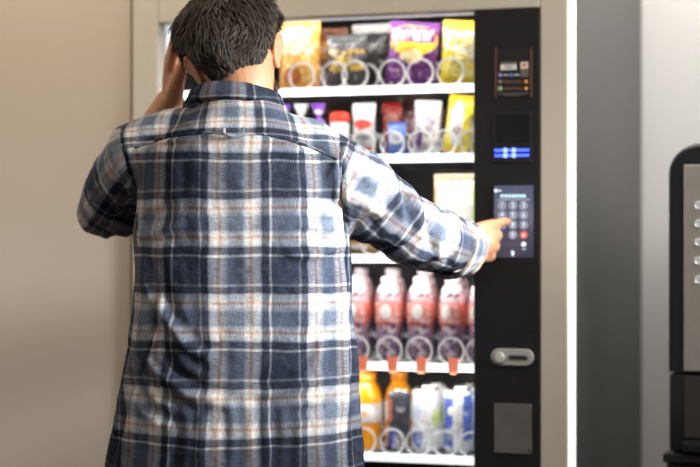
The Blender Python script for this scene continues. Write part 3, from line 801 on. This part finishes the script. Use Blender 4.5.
tb = [W_L+dl*.012+inn*.008-fwd*.010, wpt(178, 80, 3.895), wpt(182, 67, 3.880), wpt(184, 58, 3.872)]
tube(bm, *smooth_path(tb, [.021, .0160, .0125, .0085], 5), n=12)

s = NT('skin'); ob = s.n('ShaderNodeTexCoord').outputs['Object']
c = s.mix(s.noise(ob, 14, 4), lin(190, 134, 98), lin(202, 148, 110))
c = s.mix(s.math('MULTIPLY', s.noise(ob, 160, 2), .35), c, lin(172, 108, 80))
s.P(Base_Color=c, Roughness=.48, Subsurface_Weight=.12, Subsurface_Scale=.012); s.b.inputs['Subsurface Radius'].default_value = (1, .35, .2)
s.bump(s.noise(ob, 260, 3), .12, .002); M_skin = s.m
body_me = remesh(bm, .0032, 5)
BODY = kid(mesh_obj('body', body_me, M_skin))
# eyes and nails
for sx in (-1, 1):
    bm = bmesh.new(); ellipsoid(bm, hw((sx*.031, .086, .006)), (.0135, .0125, .0115), HM)
    eye = kid(link('eye', bm, mat('eye_white', (.8, .78, .75), .15)))
    bm = bmesh.new(); ellipsoid(bm, hw((sx*.031, .0965, .005)), (.0055, .0028, .0055), HM)
    kid(link('iris', bm, mat('iris_brown', lin(60, 40, 28), .1)), eye)

# --- hair
s = NT('hair_dark_brown'); ob = s.n('ShaderNodeTexCoord').outputs['Object']
c = s.mix(s.noise(ob, 60, 2), lin(38, 31, 26), lin(92, 78, 66))
s.P(Base_Color=c, Roughness=.55); s.b.inputs['Specular IOR Level'].default_value = .3; M_hair = s.m
bm = bmesh.new()
def hairline(ang):
    sg = (ang+PI) % (2*PI) - PI
    a = abs(sg)                            # 0 back .. pi front
    if a < .80: return (-.030 + .010*sg) if sg > 0 else (-.030 - .016*math.sin(a/.8*PI))
    if a < 1.20: return (-.022 if sg > 0 else -.030) + (a-.80)/.4*.053
    if a < 1.75: return (.030 if sg > 0 else .022) + math.sin((a-1.2)/.55*PI)*.014
    if a < 2.2: return .030+(a-1.75)/.45*.042
    return .072 + (a-2.2)*.006
# scalp shell under the locks
na, nz = 56, 22
grid = []
for j in range(nz+1):
    row = []
    for i in range(na):
        ang = 2*PI*i/na; z0 = hairline(ang); z = z0+(.128-z0)*(j/nz)
        p = hpoint(z, ang); n = Vector((math.sin(ang), -math.cos(ang), max(0, z-.03)*14)).normalized()
        off = .002 + .014*min(1, j/6) + .005*noise.noise(Vector((p.x*40, p.y*40, p.z*40)))
        row.append(bm.verts.new(hw(p+n*off)))
    grid.append(row)
for j in range(nz):
    for i in range(na):
        k = (i+1) % na; bm.faces.new((grid[j][i], grid[j][k], grid[j+1][k], grid[j+1][i]))
bm.faces.new(grid[-1])
crown = Vector((.012, -.035, .125))
def lock(bm, p, n, flow, L, r, lift, seed):
    pts = []; K = 6
    side = n.cross(flow).normalized()
    w1 = noise.noise(p*38+Vector((seed, 0, 0))); w2 = noise.noise(p*22+Vector((9, 3, 1)))
    for k in range(K+1):
        t = k/K
        q = p + n*(.004+lift*math.sin(PI*min(1, t*1.05)*.8)) + flow*(L*t*(1-.12*t)) + side*(L*.42*w2*t*t + .0045*math.sin(t*7+w2*9+seed*.25)*t) + n*(.010*w1*t*t)
        pts.append(hw(q))
    fr = frames(pts); R = []
    for k, (q, f) in enumerate(zip(pts, fr)):
        t = k/K; rr = r*(.75+.5*math.sin(PI*t))*(1-t)**.55+.00015
        R.append([q+f[1]*(rr*1.3*math.cos(2*PI*i/4))+f[2]*(rr*.8*math.sin(2*PI*i/4)) for i in range(4)])
    rings(bm, R)
rnd = random.Random(3)
for q in range(9500):
    ang = rnd.uniform(-PI, PI); z0 = hairline(ang)
    z = z0 + (.128-z0)*(1-rnd.random()**1.0)*1.0
    if z > .11 and rnd.random() < .3: continue
    p = hpoint(z, ang)
    n = Vector((math.sin(ang), -math.cos(ang), max(-.2, (z-.02)*16))).normalized()
    fl = (p-crown); fl = fl - n*fl.dot(n)
    a = abs(ang)
    fl = fl.normalized() if fl.length > 1e-4 else Vector((0, -1, 0))
    fl = (fl + Vector((0, 0, -.35 if a < 2 else .0)) + Vector((noise.noise(p*17), noise.noise(p*17+Vector((5, 5, 5))), noise.noise(p*17+Vector((8, 1, 3)))))*1.0)
    fl = (fl-n*fl.dot(n)).normalized()
    up = max(0, min(1, (z-z0)/.07))
    L = (.014+.036*up)*rnd.uniform(.7, 1.25)
    if a > 1.5: L *= 1.3
    lock(bm, p+n*(.010*up), n, fl, L, rnd.uniform(.0007, .0015), .003+.014*up*rnd.random()+.003*up, rnd.random()*6)
HAIR = kid(link('hair', bm, M_hair)); HAIR['label'] = 'short wavy dark brown hair'
# beard
bm = bmesh.new()
for q in range(1500):
    z = rnd.uniform(-.112, .0); ang = rnd.uniform(1.35, 2*PI-1.35)
    a = min(ang, 2*PI-ang)
    if a < 1.8 and z > -.05: continue
    if z > -.045: continue
    p = hpoint(z, ang); n = Vector((math.sin(ang), -math.cos(ang), -.2)).normalized()
    fl = Vector((0, .25, -1)); fl = (fl-n*fl.dot(n)).normalized()
    lock(bm, p-n*.002, n, fl, rnd.uniform(.008, .014), .0011, .004, rnd.random()*6)
BEARD = kid(link('beard', bm, M_hair)); BEARD['label'] = 'short dark beard'
# eyebrows
for sx in (-1, 1):
    bm = bmesh.new(); tube(bm, [hw((sx*.014, .108, .024)), hw((sx*.032, .106, .030)), hw((sx*.052, .094, .025))], [.003, .0038, .002], 8)
    kid(link('eyebrow', bm, M_hair))

# --- shirt
bm = bmesh.new()
px2x = lambda px: (px-350)/F*3.72
def tor(z, p0, p1, b, f, cy=3.735, e=2.35):
    x0, x1 = px2x(p0), px2x(p1)
    return sring((x0+x1)/2, cy, z, (x1-x0)/2, b, f, e, 56)
TOR = [(.640, 99, 368, .158, .155), (.70, 101, 367, .155, .15), (.78, 109, 364, .148, .145), (.865, 116, 361, .140, .138), (.966, 125.5, 357, .130, .13), (1.066, 131, 353, .124, .128),
       (1.15, 133, 351, .124, .13), (1.21, 134, 350, .130, .13), (1.28, 136, 345, .134, .13), (1.345, 140, 338, .130, .115), (1.385, 152, 325, .118, .10), (1.415, 170, 305, .100, .085), (1.445, 189, 288, .085, .075), (1.468, 200, 276, .074, .070)]
rings(bm, [tor(*t) for t in TOR])
# shoulder caps
tube(bm, *smooth_path([wpt(262, 128, 3.735), wpt(305, 147, 3.725), wpt(326, 170, 3.72)], [.046, .062, .076]), n=24)
tube(bm, *smooth_path([wpt(212, 126, 3.74), wpt(165, 142, 3.745), wpt(141, 157, 3.755)], [.050, .066, .076]), n=24)
# sleeves
aR = [wpt(322, 168, 3.715), wpt(352, 188, 3.735), wpt(386, 213, 3.78), E_R, wpt(440, 241.5, 3.885), wpt(456, 245.5, 3.93)]
rR = [.081, .081, .077, .071, .067, .057]
pR, qR = smooth_path(aR, rR, 6)
tube(bm, pR, qR, n=28, round_ends=False)
aL = [wpt(143, 155, 3.75), wpt(124, 180, 3.85), E_L, E_L.lerp(W_L, .3), E_L.lerp(W_L, .56)]
rL = [.078, .071, .059, .054, .047]
pL, qL = smooth_path(aL, rL, 6)
tube(bm, pL, qL, n=28, round_ends=False)
tube(bm, [E_L+Vector((-.005, -.004, -.006)), E_L+Vector((.055, -.06, -.008))], [.054, .048], 20)
sh_me = remesh(bm, .0058, 9, .5)
# wrinkles
nv = len(sh_me.vertices)
co = np.empty(nv*3, dtype=np.float32); sh_me.vertices.foreach_get('co', co); co = co.reshape(-1, 3).astype(np.float64)
no = np.empty(nv*3, dtype=np.float32); sh_me.vertices.foreach_get('normal', no); no = no.reshape(-1, 3).astype(np.float64)
xz = co[:, [0, 2]]
def PZ(px, py, Y=3.62): v = wpt(px, py, Y); return np.array((v.x, v.z))
disp = np.zeros(nv)
def fold(pts, amp, wid, Y=3.62, side='back'):
    """a ridge (amp>0) or crease (amp<0) running along a polyline on the cloth"""
    P = [PZ(*p, Y) for p in pts]
    tot = sum(np.linalg.norm(b-a) for a, b in zip(P, P[1:])); run = 0
    best = np.full(nv, 9.0); par = np.zeros(nv)
    for a, b in zip(P, P[1:]):
        ab = b-a; L = np.linalg.norm(ab); t = np.clip(((xz-a)@ab)/L**2, 0, 1)
        dd = np.linalg.norm(xz-(a+t[:, None]*ab), axis=1)
        k = dd < best; best[k] = dd[k]; par[k] = (run+t[k]*L)/tot; run += L
    tap = np.clip(np.sin(np.clip(par, .0, 1)*PI), 0, 1)**.5
    vis = (no[:, 1] < .25)
    g = np.exp(-(best/wid)**2) - .45*np.exp(-((best-wid*1.9)/wid)**2)
    disp[:] += amp*g*tap*vis
# side seams and drape of the body
fold([(150, 262), (154, 300), (146, 345), (128, 395), (113, 450), (108, 475)], -.007, .007)
fold([(140, 262), (143, 300), (134, 350), (118, 405)], .006, .012)
fold([(346, 250), (350, 300), (352, 360), (356, 420), (358, 475)], -.006, .006)
fold([(342, 262), (343, 330), (346, 420)], .005, .012)
fold([(148, 285), (165, 318), (185, 345), (215, 362)], .007, .011)
fold([(145, 308), (160, 345), (180, 372), (205, 385)], -.006, .009)
fold([(138, 345), (155, 372), (190, 396), (235, 404)], .006, .011)
fold([(128, 372), (150, 408), (185, 424)], -.005, .010)
fold([(340, 372), (310, 385), (270, 392), (225, 388)], .005, .010)
fold([(348, 395), (318, 410), (285, 416)], -.004, .009)
fold([(340, 300), (322, 340), (312, 380)], .004, .010)
fold([(346, 246), (326, 252), (300, 256), (280, 250)], .006, .010)
fold([(346, 232), (322, 238), (296, 232)], -.005, .008)
fold([(344, 212), (325, 212), (302, 200)], .004, .010)
fold([(136, 236), (158, 232), (185, 222)], .005, .010)
fold([(137, 222), (158, 214), (178, 200)], -.004, .009)
for k, px in enumerate((222, 247, 272, 296, 176, 199)):
    fold([(px, 395), (px+4, 430), (px+2, 475)], .0035*(1 if k % 2 else -1), .010)
fold([(168, 150), (200, 143), (240, 141), (285, 147), (322, 165)], .003, .012)
# yoke seam, armhole seams
YOKE = [(128, 147), (150, 140), (175, 135), (205, 132), (232, 133.5), (262, 134), (290, 140), (315, 148), (339, 160)]
fold(YOKE, -.004, .0040)
fold([(p[0], p[1]+4) for p in YOKE], .0025, .005)
fold([(340, 140), (341, 175), (342, 205), (349, 243)], -.0055, .0045)
fold([(114, 133), (122, 160), (129, 190), (134, 240)], -.0055, .0045)
# right sleeve
for pts, a, w in (([(378, 166), (394, 190), (404, 222)], .006, .011), ([(400, 188), (405, 200), (408, 222)], -.007, .007), ([(409, 190), (418, 206), (420, 238)], .008, .009), ([(424, 203), (429, 222), (428, 244)], -.007, .006),
                  ([(434, 206), (441, 228), (438, 262)], .007, .008), ([(449, 212), (454, 235), (450, 268)], -.006, .007), ([(352, 238), (378, 236), (400, 226)], .007, .011), ([(350, 226), (372, 218), (388, 200)], -.006, .009), ([(372, 250), (398, 252), (425, 240)], -.005, .008),
                  ([(350, 168), (366, 180), (384, 188)], .004, .010), ([(345, 200), (368, 206), (386, 220)], .005, .009), ([(402, 258), (425, 258), (445, 250)], .005, .008)):
    fold(pts, a, w, 3.75)
# left sleeve
for pts, a, w in (([(104, 165), (116, 190), (130, 215)], .006, .010), ([(92, 188), (108, 208), (128, 226)], -.006, .008), ([(84, 205), (98, 222), (124, 236)], .006, .008), ([(112, 150), (124, 178), (133, 205)], -.005, .008), ([(86, 222), (104, 234), (122, 240)], -.005, .006)):
    fold(pts, a, w, 3.85)
def N3(p, k, off=0): return noise.noise(Vector((p[0]*k[0]+off, p[1]*k[1], p[2]*k[2])))
nz_ = np.array([.0042*N3(p, (9, 9, 7)) + .0030*N3(p, (26, 20, 12), 7) + .0016*N3(p, (48, 40, 40), 3) + (.0035*abs(N3(p, (20, 16, 5), 11))-.0012) for p in co])
low = np.clip((1.05-co[:, 2])/.35, 0, 1)
hem = np.array([N3(p, (16, 16, 2.2), 21) for p in co])*.011*low
disp = disp*1.35 + nz_ + hem
co2 = co + no*disp[:, None]
sh_me.vertices.foreach_set('co', co2.astype(np.float32).ravel())
sh_me.update()
# cloth coordinates for the plaid: one mapping per sewn panel
nf = len(sh_me.polygons)
cen = np.empty(nf*3, dtype=np.float32); sh_me.polygons.foreach_get('center', cen); cen = cen.reshape(-1, 3)
def polydist(P, path):
    path = np.array([list(p) for p in path]); best = np.full(len(P), 9.0); s_ = np.zeros(len(P)); run = 0.0
    C = np.zeros((len(P), 3)); Tn = np.zeros((len(P), 3))
    for a, b in zip(path, path[1:]):
        ab = b-a; L = np.linalg.norm(ab); t = np.clip(((P-a)@ab)/L**2, 0, 1); q = a+t[:, None]*ab
        dd = np.linalg.norm(P-q, axis=1); k = dd < best
        best[k] = dd[k]; s_[k] = run+t[k]*L; C[k] = q[k]; Tn[k] = ab/L; run += L
    return best, s_, C, Tn
yz = np.array([PZ(*p) for p in YOKE])
seamR = np.interp(cen[:, 2], [PZ(0, 243)[1], PZ(0, 205)[1], PZ(0, 140)[1]], [PZ(350, 0)[0], PZ(342, 0)[0], PZ(340, 0)[0]])
seamL = np.interp(cen[:, 2], [PZ(0, 240)[1], PZ(0, 190)[1], PZ(0, 160)[1], PZ(0, 133)[1]], [PZ(134, 0)[0], PZ(129, 0)[0], PZ(122, 0)[0], PZ(114, 0)[0]])
dL, _, _, _ = polydist(cen, pL[10:])
reg = np.zeros(nf, int)                         # 0 body 1 yoke 2 right sleeve 3 left sleeve
yoke_z = np.interp(cen[:, 0], yz[:, 0], yz[:, 1])
reg[(cen[:, 2] > yoke_z)] = 1
reg[(cen[:, 0] > seamR) & (cen[:, 2] > PZ(0, 243)[1])] = 2
reg[(cen[:, 0] > PZ(358, 0)[0]) & (cen[:, 2] > 1.09)] = 2
reg[(cen[:, 0] < seamL) & (cen[:, 2] > PZ(0, 244)[1]-.012)] = 3
reg[(dL < .075) & (cen[:, 1] > 3.86)] = 3
li = np.empty(len(sh_me.loops), dtype=np.int32); sh_me.loops.foreach_get('vertex_index', li)
lt = np.empty(nf, dtype=np.int32); sh_me.polygons.foreach_get('loop_total', lt)
lr = np.repeat(reg, lt)
LP = co2[li]
uv = np.zeros((len(li), 2))
def cx_at(z): return np.interp(z, [t[0] for t in TOR], [(px2x(t[1])+px2x(t[2]))/2 for t in TOR])
dx = LP[:, 0]-px2x(240); dy = np.maximum(0, LP[:, 1]-np.interp(LP[:, 2], [t[0] for t in TOR], [3.735-t[3] for t in TOR]))
uB = np.sign(dx)*(np.abs(dx)+.55*dy); vB = LP[:, 2]-.12*np.clip(1.05-LP[:, 2], 0, 1)*(dx/.25)**2*.35
m = lr == 0; uv[m, 0] = uB[m]; uv[m, 1] = vB[m]
m = lr == 1; uv[m, 0] = uB[m]+.012; uv[m, 1] = (LP[m, 2]*1.25 + LP[m, 1]*.35) + .0015
m = lr == 2
_, s2, C2, T2 = polydist(LP[m], pR)
rel = LP[m]-C2; ref = np.array([0, 0, 1.0]); bb = np.cross(T2, ref); bb /= np.linalg.norm(bb, axis=1)[:, None]; aa = np.cross(bb, T2)
an_ = np.arctan2((rel*bb).sum(1), (rel*aa).sum(1)); uv[m, 0] = an_*.073+.088; uv[m, 1] = s2+.03
m = lr == 3
_, s2, C2, T2 = polydist(LP[m], pL)
rel = LP[m]-C2; ref = np.array([0.3, -.2, 1.0]); bb = np.cross(T2, ref); bb /= np.linalg.norm(bb, axis=1)[:, None]; aa = np.cross(bb, T2)
an_ = np.arctan2((rel*bb).sum(1), (rel*aa).sum(1)); uv[m, 0] = an_*.066+.11; uv[m, 1] = s2+.06
ul = sh_me.uv_layers.new(name='cloth'); ul.data.foreach_set('uv', uv.astype(np.float32).ravel())

def plaid(name):
    s = NT(name)
    uvn = s.n('ShaderNodeUVMap', uv_map='cloth').outputs[0]
    sp = s.n('ShaderNodeSeparateXYZ'); s.l(uvn, sp.inputs[0])
    ob = s.n('ShaderNodeTexCoord').outputs['Object']
    NV, ND, WHT, GR, ORG = lin(24, 30, 47), lin(7, 11, 27), lin(232, 225, 214), lin(104, 112, 126), lin(204, 160, 136)
    stops = [(0, ND), (.066, ND), (.079, lin(175, 174, 172)), (.088, lin(175, 174, 172)), (.102, NV), (.375, NV), (.387, lin(120, 122, 128)), (.397, lin(120, 122, 128)), (.412, ND), (.475, ND), (.495, lin(190, 192, 196)),
             (.555, WHT), (.572, ORG), (.592, ORG), (.606, WHT), (.655, lin(170, 174, 182)), (.68, GR), (.815, GR), (.84, lin(190, 192, 196)), (.87, WHT), (.885, ORG), (.905, ORG), (.92, WHT), (.965, lin(215, 214, 212)), (.985, lin(150, 156, 168)), (1, ND)]
    def axis(coord, per, off):
        f = s.math('FRACT', s.math('DIVIDE', s.math('ADD', coord, off), per))
        return s.ramp(f, stops)
    wob = s.math('MULTIPLY', s.math('SUBTRACT', s.noise(ob, 9, 2), .5), .012)
    U = s.math('ADD', sp.outputs[0], wob); V = s.math('ADD', sp.outputs[1], wob)
    # dark warp block starts at u=-.155, dark weft blocks start (going down) at z=1.358
    A = axis(U, .205, .155)
    Bc = axis(s.math('MULTIPLY', V, -1.0), .186, 1.358)
    # heathered yarn
    m1 = s.n('ShaderNodeMapping'); m1.inputs['Scale'].default_value = (900, 60, 1); s.l(uvn, m1.inputs[0])
    m2 = s.n('ShaderNodeMapping'); m2.inputs['Scale'].default_value = (60, 900, 1); s.l(uvn, m2.inputs[0])
    f1 = s.noise(m1.outputs[0], 1.0, 2); f2 = s.noise(m2.outputs[0], 1.0, 2)
    fac = s.math('ADD', .47, s.math('MULTIPLY', s.math('SUBTRACT', f1, f2), .9), clamp=True)
    av = s.mix(fac, A, Bc)
    gm = s.n('ShaderNodeGamma'); s.l(s.mix(1.0, A, Bc, 'MULTIPLY'), gm.inputs[0]); gm.inputs[1].default_value = .5
    c = s.mix(.68, av, gm.outputs[0])
    fade = s.noise(ob, 5, 4)
    c = s.mix(s.math('MULTIPLY', fade, .07), c, lin(150, 156, 168))
    hz = s.noise(ob, 55, 4)
    c = s.mix(s.math('MULTIPLY', s.ramp(hz, [(.45, (0, 0, 0)), (.7, (1, 1, 1))]), .04), c, lin(196, 198, 202))
    slub = s.math('ADD', .90, s.math('MULTIPLY', s.math('ADD', s.math('SUBTRACT', f1, .5), s.math('SUBTRACT', f2, .5)), 1.3))
    sl = s.n('ShaderNodeCombineColor'); [s.l(slub, sl.inputs[i]) for i in range(3)]
    c = s.mix(1.0, c, sl.outputs[0], 'MULTIPLY')
    s.P(Base_Color=c, Roughness=.9); s.b.inputs['Specular IOR Level'].default_value = .15
    tl = s.n('ShaderNodeBsdfTranslucent'); s.l(c, tl.inputs[0])
    mxs = s.n('ShaderNodeMixShader'); mxs.inputs[0].default_value = .22
    s.l(s.b.outputs[0], mxs.inputs[1]); s.l(tl.outputs[0], mxs.inputs[2]); s.l(mxs.outputs[0], s.out.inputs[0])
    bmp = s.math('ADD', s.math('MULTIPLY', s.noise(ob, 70, 4), 1.0), s.math('MULTIPLY', s.math('ADD', f1, f2), .12))
    s.bump(bmp, .35, .006)
    return s.m
M_plaid = plaid('plaid_cotton')
SHIRT = kid(mesh_obj('shirt', sh_me, M_plaid)); SHIRT['label'] = 'blue, white and orange plaid shirt, untucked'
def uvmap(o, fn):
    me = o.data; l = me.uv_layers.new(name='cloth')
    for lp in me.loops: l.data[lp.index].uv = fn(me.vertices[lp.vertex_index].co)
# sewn seams lie on the cloth
from mathutils.bvhtree import BVHTree
sh_bvh = BVHTree.FromPolygons([Vector(v) for v in co2], [tuple(p.vertices) for p in sh_me.polygons])
def seam(name, pix, rad, sink):
    P, _ = smooth_path([(p[0], p[1], 0) for p in pix], [1]*len(pix), 8); out = []
    for p in P:
        v = wpt(p.x, p.y, 3.62); h, nn, _i, _d = sh_bvh.ray_cast(Vector((v.x, 3.2, v.z)), Vector((0, 1, 0)))
        if h is not None and (not out or (h-out[-1]).length < .05): out.append(h + Vector((0, sink, 0)))
    bm = bmesh.new(); tube(bm, out, rad, 8)
    o = kid(link(name, bm, M_plaid), SHIRT); uvmap(o, lambda c: (c.x-px2x(240)+.012, c.z*1.25+c.y*.35+.0015)); return o
seam('yoke_seam', [(132, 146.2)]+[(p[0], p[1]) for p in YOKE[1:-1]]+[(337, 159)], .0030, .0010)
seam('armhole_seam', [(340.5, 152), (341, 175), (342, 205), (347, 232)], .0026, .0012)
seam('armhole_seam', [(117, 143), (122, 160), (129, 190), (133, 228)], .0026, .0012)
# collar
bm = bmesh.new(); nc = 44; prof = []
cc = Vector((-.2305, 3.752, 0)); 
rsx = []
for i in range(nc+1):
    a = math.radians(-158 + 316*i/nc)       # 0 = back
    sx, sy = math.sin(a), -math.cos(a)
    back = (1+math.cos(a))/2
    ztop_ = 1.4625 + .040*back + sx*-.006; zlow = 1.434 + .037*back**1.5 + sx*-.007
    rx, ry = .081, .074
    flare = .012
    ring = []
    for (ro, zz) in ((.010+flare, zlow), (.0125+flare*.8, zlow+.3*(ztop_-zlow)), (.009+flare*.3, ztop_-.003), (.006, ztop_+.0005), (.001, ztop_-.003), (-.003, zlow+.008), (-.003, zlow-.02), (.008, zlow-.012)):
        wv = .0015*math.sin(a*7)
        ring.append(Vector((cc.x+sx*(rx+ro+wv), cc.y+sy*(ry+ro+wv), zz)))
    rsx.append(ring)
rings(bm, rsx)
COLR = kid(link('collar', bm, M_plaid), SHIRT)
uvmap(COLR, lambda c: (math.atan2(c.x-cc.x, -(c.y-cc.y))*.1+.02, c.z*1.3+.30))
# locker loop
bm = bmesh.new(); A_, B_ = wpt(224, 131, 3.612), wpt(243, 131, 3.612)
tube(bm, *smooth_path([A_+Vector((0, 0, .004)), A_+Vector((.002, -.006, -.006)), A_.lerp(B_, .5)+Vector((0, -.010, -.010)), B_+Vector((-.002, -.006, -.006)), B_+Vector((0, 0, .004))], [.0035]*5, 4), n=8)
LOOP = kid(link('locker_loop', bm, M_plaid), SHIRT); uvmap(LOOP, lambda c: (c.x, c.z))
# right cuff: an open band round the wrist
def cuff(name, path_end, dirv, r0, r1, L, ph):
    dirv = dirv.normalized(); s_ = dirv.cross(Vector((0, 0, 1))).normalized(); t_ = s_.cross(dirv).normalized()
    bm = bmesh.new(); n = 40; R = []
    for (rr, h) in ((r0-.004, -.002), (r0+.003, 0), (r0+.0045, .006), ((r0+r1)/2+.004, L*.5), (r1+.005, L-.020), (r1-.003, L-.0155), (r1+.006, L-.0115), (r1+.0075, L-.002), (r1+.006, L), (r1+.003, L-.002), ((r0+r1)/2-.002, L*.5), (r0-.007, .004)):
        ring = []
        for i in range(n):
            a = 2*PI*i/n + ph
            w = 1+.035*math.sin(3*a+1)+.02*math.sin(5*a)
            hh = h*(1+.12*math.sin(a+.6))
            ring.append(path_end + dirv*hh + (s_*math.cos(a)*.92 + t_*math.sin(a)*1.04)*rr*w)
        R.append(ring)
    rings(bm, R, cap=False)
    o = kid(link(name, bm, M_plaid), SHIRT)
    uvmap(o, lambda c: (math.atan2((c-path_end).dot(t_), (c-path_end).dot(s_))*.05, (c-path_end).dot(dirv)+.08))
    return o
cuff('cuff', wpt(451, 246.5, 3.912), Vector((.55, .80, -.08)), .063, .0525, .060, 0)
cuff('cuff', E_L.lerp(W_L, .50), W_L-E_L, .045, .043, .05, 0)
# trousers and shoes
M_jean = mat('jeans_dark_blue', lin(40, 48, 70), .85, grain=.3, scale=180)
bm = bmesh.new()
rings(bm, [sring(-.22, 3.735, z, a, b, b, 2.3, 40) for z, a, b in ((.80, .175, .115), (.88, .185, .12), (.95, .18, .115), (1.02, .17, .105))])
for sx in (-1, 1):
    hip, kn, an = LEG[sx]
    tube(bm, *smooth_path([hip, kn, an+Vector((0, 0, .0))], [.098, .075, .062]), n=24, round_ends=False)
TR = kid(mesh_obj('trousers', remesh(bm, .008, 5), M_jean)); TR['label'] = 'dark blue jeans'
M_shoe = mat('shoe_leather', lin(70, 48, 34), .5); M_sole = mat('shoe_sole', lin(30, 28, 27), .7)
for sx in (-1, 1):
    an = LEG[sx][2]; bm = bmesh.new(); c0 = Vector((an.x+sx*.006, an.y, 0))
    R = []
    for yy, hw_, hh in ((-.075, .022, .05), (-.06, .036, .085), (-.02, .039, .105), (.04, .041, .085), (.10, .047, .06), (.16, .045, .05), (.20, .028, .04)):
        R.append([c0+Vector((hw_*math.cos(a)*(1 if math.sin(a) > -.5 else 1), yy, max(.02, .022+hh*max(0, math.sin(a)) if math.sin(a) > 0 else .022))) for a in [2*PI*i/20 for i in range(20)]])
    rings(bm, R); sho = kid(link('shoe', bm, M_shoe))
    bm = bmesh.new()
    outl = [(-.08, .022), (-.065, .038), (-.02, .041), (.04, .043), (.10, .050), (.165, .047), (.205, .028)]
    pl = [(w, y) for y, w in outl] + [(-w, y) for y, w in reversed(outl)]
    rings(bm, [[c0+Vector((x, y, z)) for x, y in pl] for z in (0, .024)])
    kid(link('sole', bm, M_sole), sho)

# ================================================================== LIGHT
w = bpy.data.worlds.new('room_light'); SC.world = w; w.use_nodes = True
w.node_tree.nodes['Background'].inputs[0].default_value = (.97, .97, 1, 1); w.node_tree.nodes['Background'].inputs[1].default_value = .17
def aim(o, tgt): o.rotation_euler = (Vector(tgt)-o.location).to_track_quat('-Z', 'Y').to_euler()
SP = bpy.data.lights.new('side_spot', 'SPOT'); SP.energy = 1900; SP.spot_size = math.radians(21); SP.spot_blend = 1.0; SP.shadow_soft_size = .35; SP.color = (.90, .95, 1)
L = bpy.data.objects.new('side_spot', SP); COL.objects.link(L); L.location = (2.1, 2.75, 1.75); aim(L, (.03, 3.76, 1.21))
SP = bpy.data.lights.new('sleeve_spot', 'SPOT'); SP.energy = 150; SP.spot_size = math.radians(24); SP.spot_blend = .8; SP.shadow_soft_size = .12; SP.color = (.93, .97, 1)  # added spot that brightens the sleeve from above, not a known fitting
L = bpy.data.objects.new('sleeve_spot', SP); COL.objects.link(L); L.location = (.45, 3.5, 2.6); aim(L, (.14, 3.84, 1.2))
L = area('side_lamp', (1.75, 3.0, 2.5), (0, 0, 0), 1.3, 1.3, 38, (.93, .97, 1)); aim(L, (.0, 3.9, 1.25))
L = area('ceiling_lamp_right', (1.0, 4.05, 2.62), (0, 0, 0), .7, .4, 25, (1, .97, .93)); aim(L, (.95, 4.8, 1.7))
L = area('ceiling_lamp_back', (.75, 2.1, 2.6), (0, 0, 0), 1.2, .9, 33, (1, .935, .85)); aim(L, (-.1, 3.8, 1.3))
L = area('fill_lamp_left', (-2.2, 3.35, 1.7), (0, 0, 0), .7, .7, 4.5, (1, .93, .84)); aim(L, (-.4, 3.8, 1.25))
L = area('ceiling_lamp_left', (-1.05, 3.85, 2.45), (0, 0, 0), .8, .4, 9.5, (1, .86, .68)); aim(L, (-.95, 4.6, 1.75))

# ================================================================== CAMERA
cam = bpy.data.cameras.new('camera'); co_ = bpy.data.objects.new('camera', cam); COL.objects.link(co_)
co_.location = (0, 0, CAMZ); co_.rotation_euler = (PI/2, 0, 0)
cam.sensor_width = 36; cam.lens = F/700*36; cam.clip_start = .05
cam.dof.use_dof = True; cam.dof.focus_distance = 3.66; cam.dof.aperture_fstop = 1.9
SC.camera = co_
SC.view_settings.view_transform = 'Standard'
SC.view_settings.look = 'None'
SC.cycles.use_denoising = True
SC.cycles.max_bounces = 8
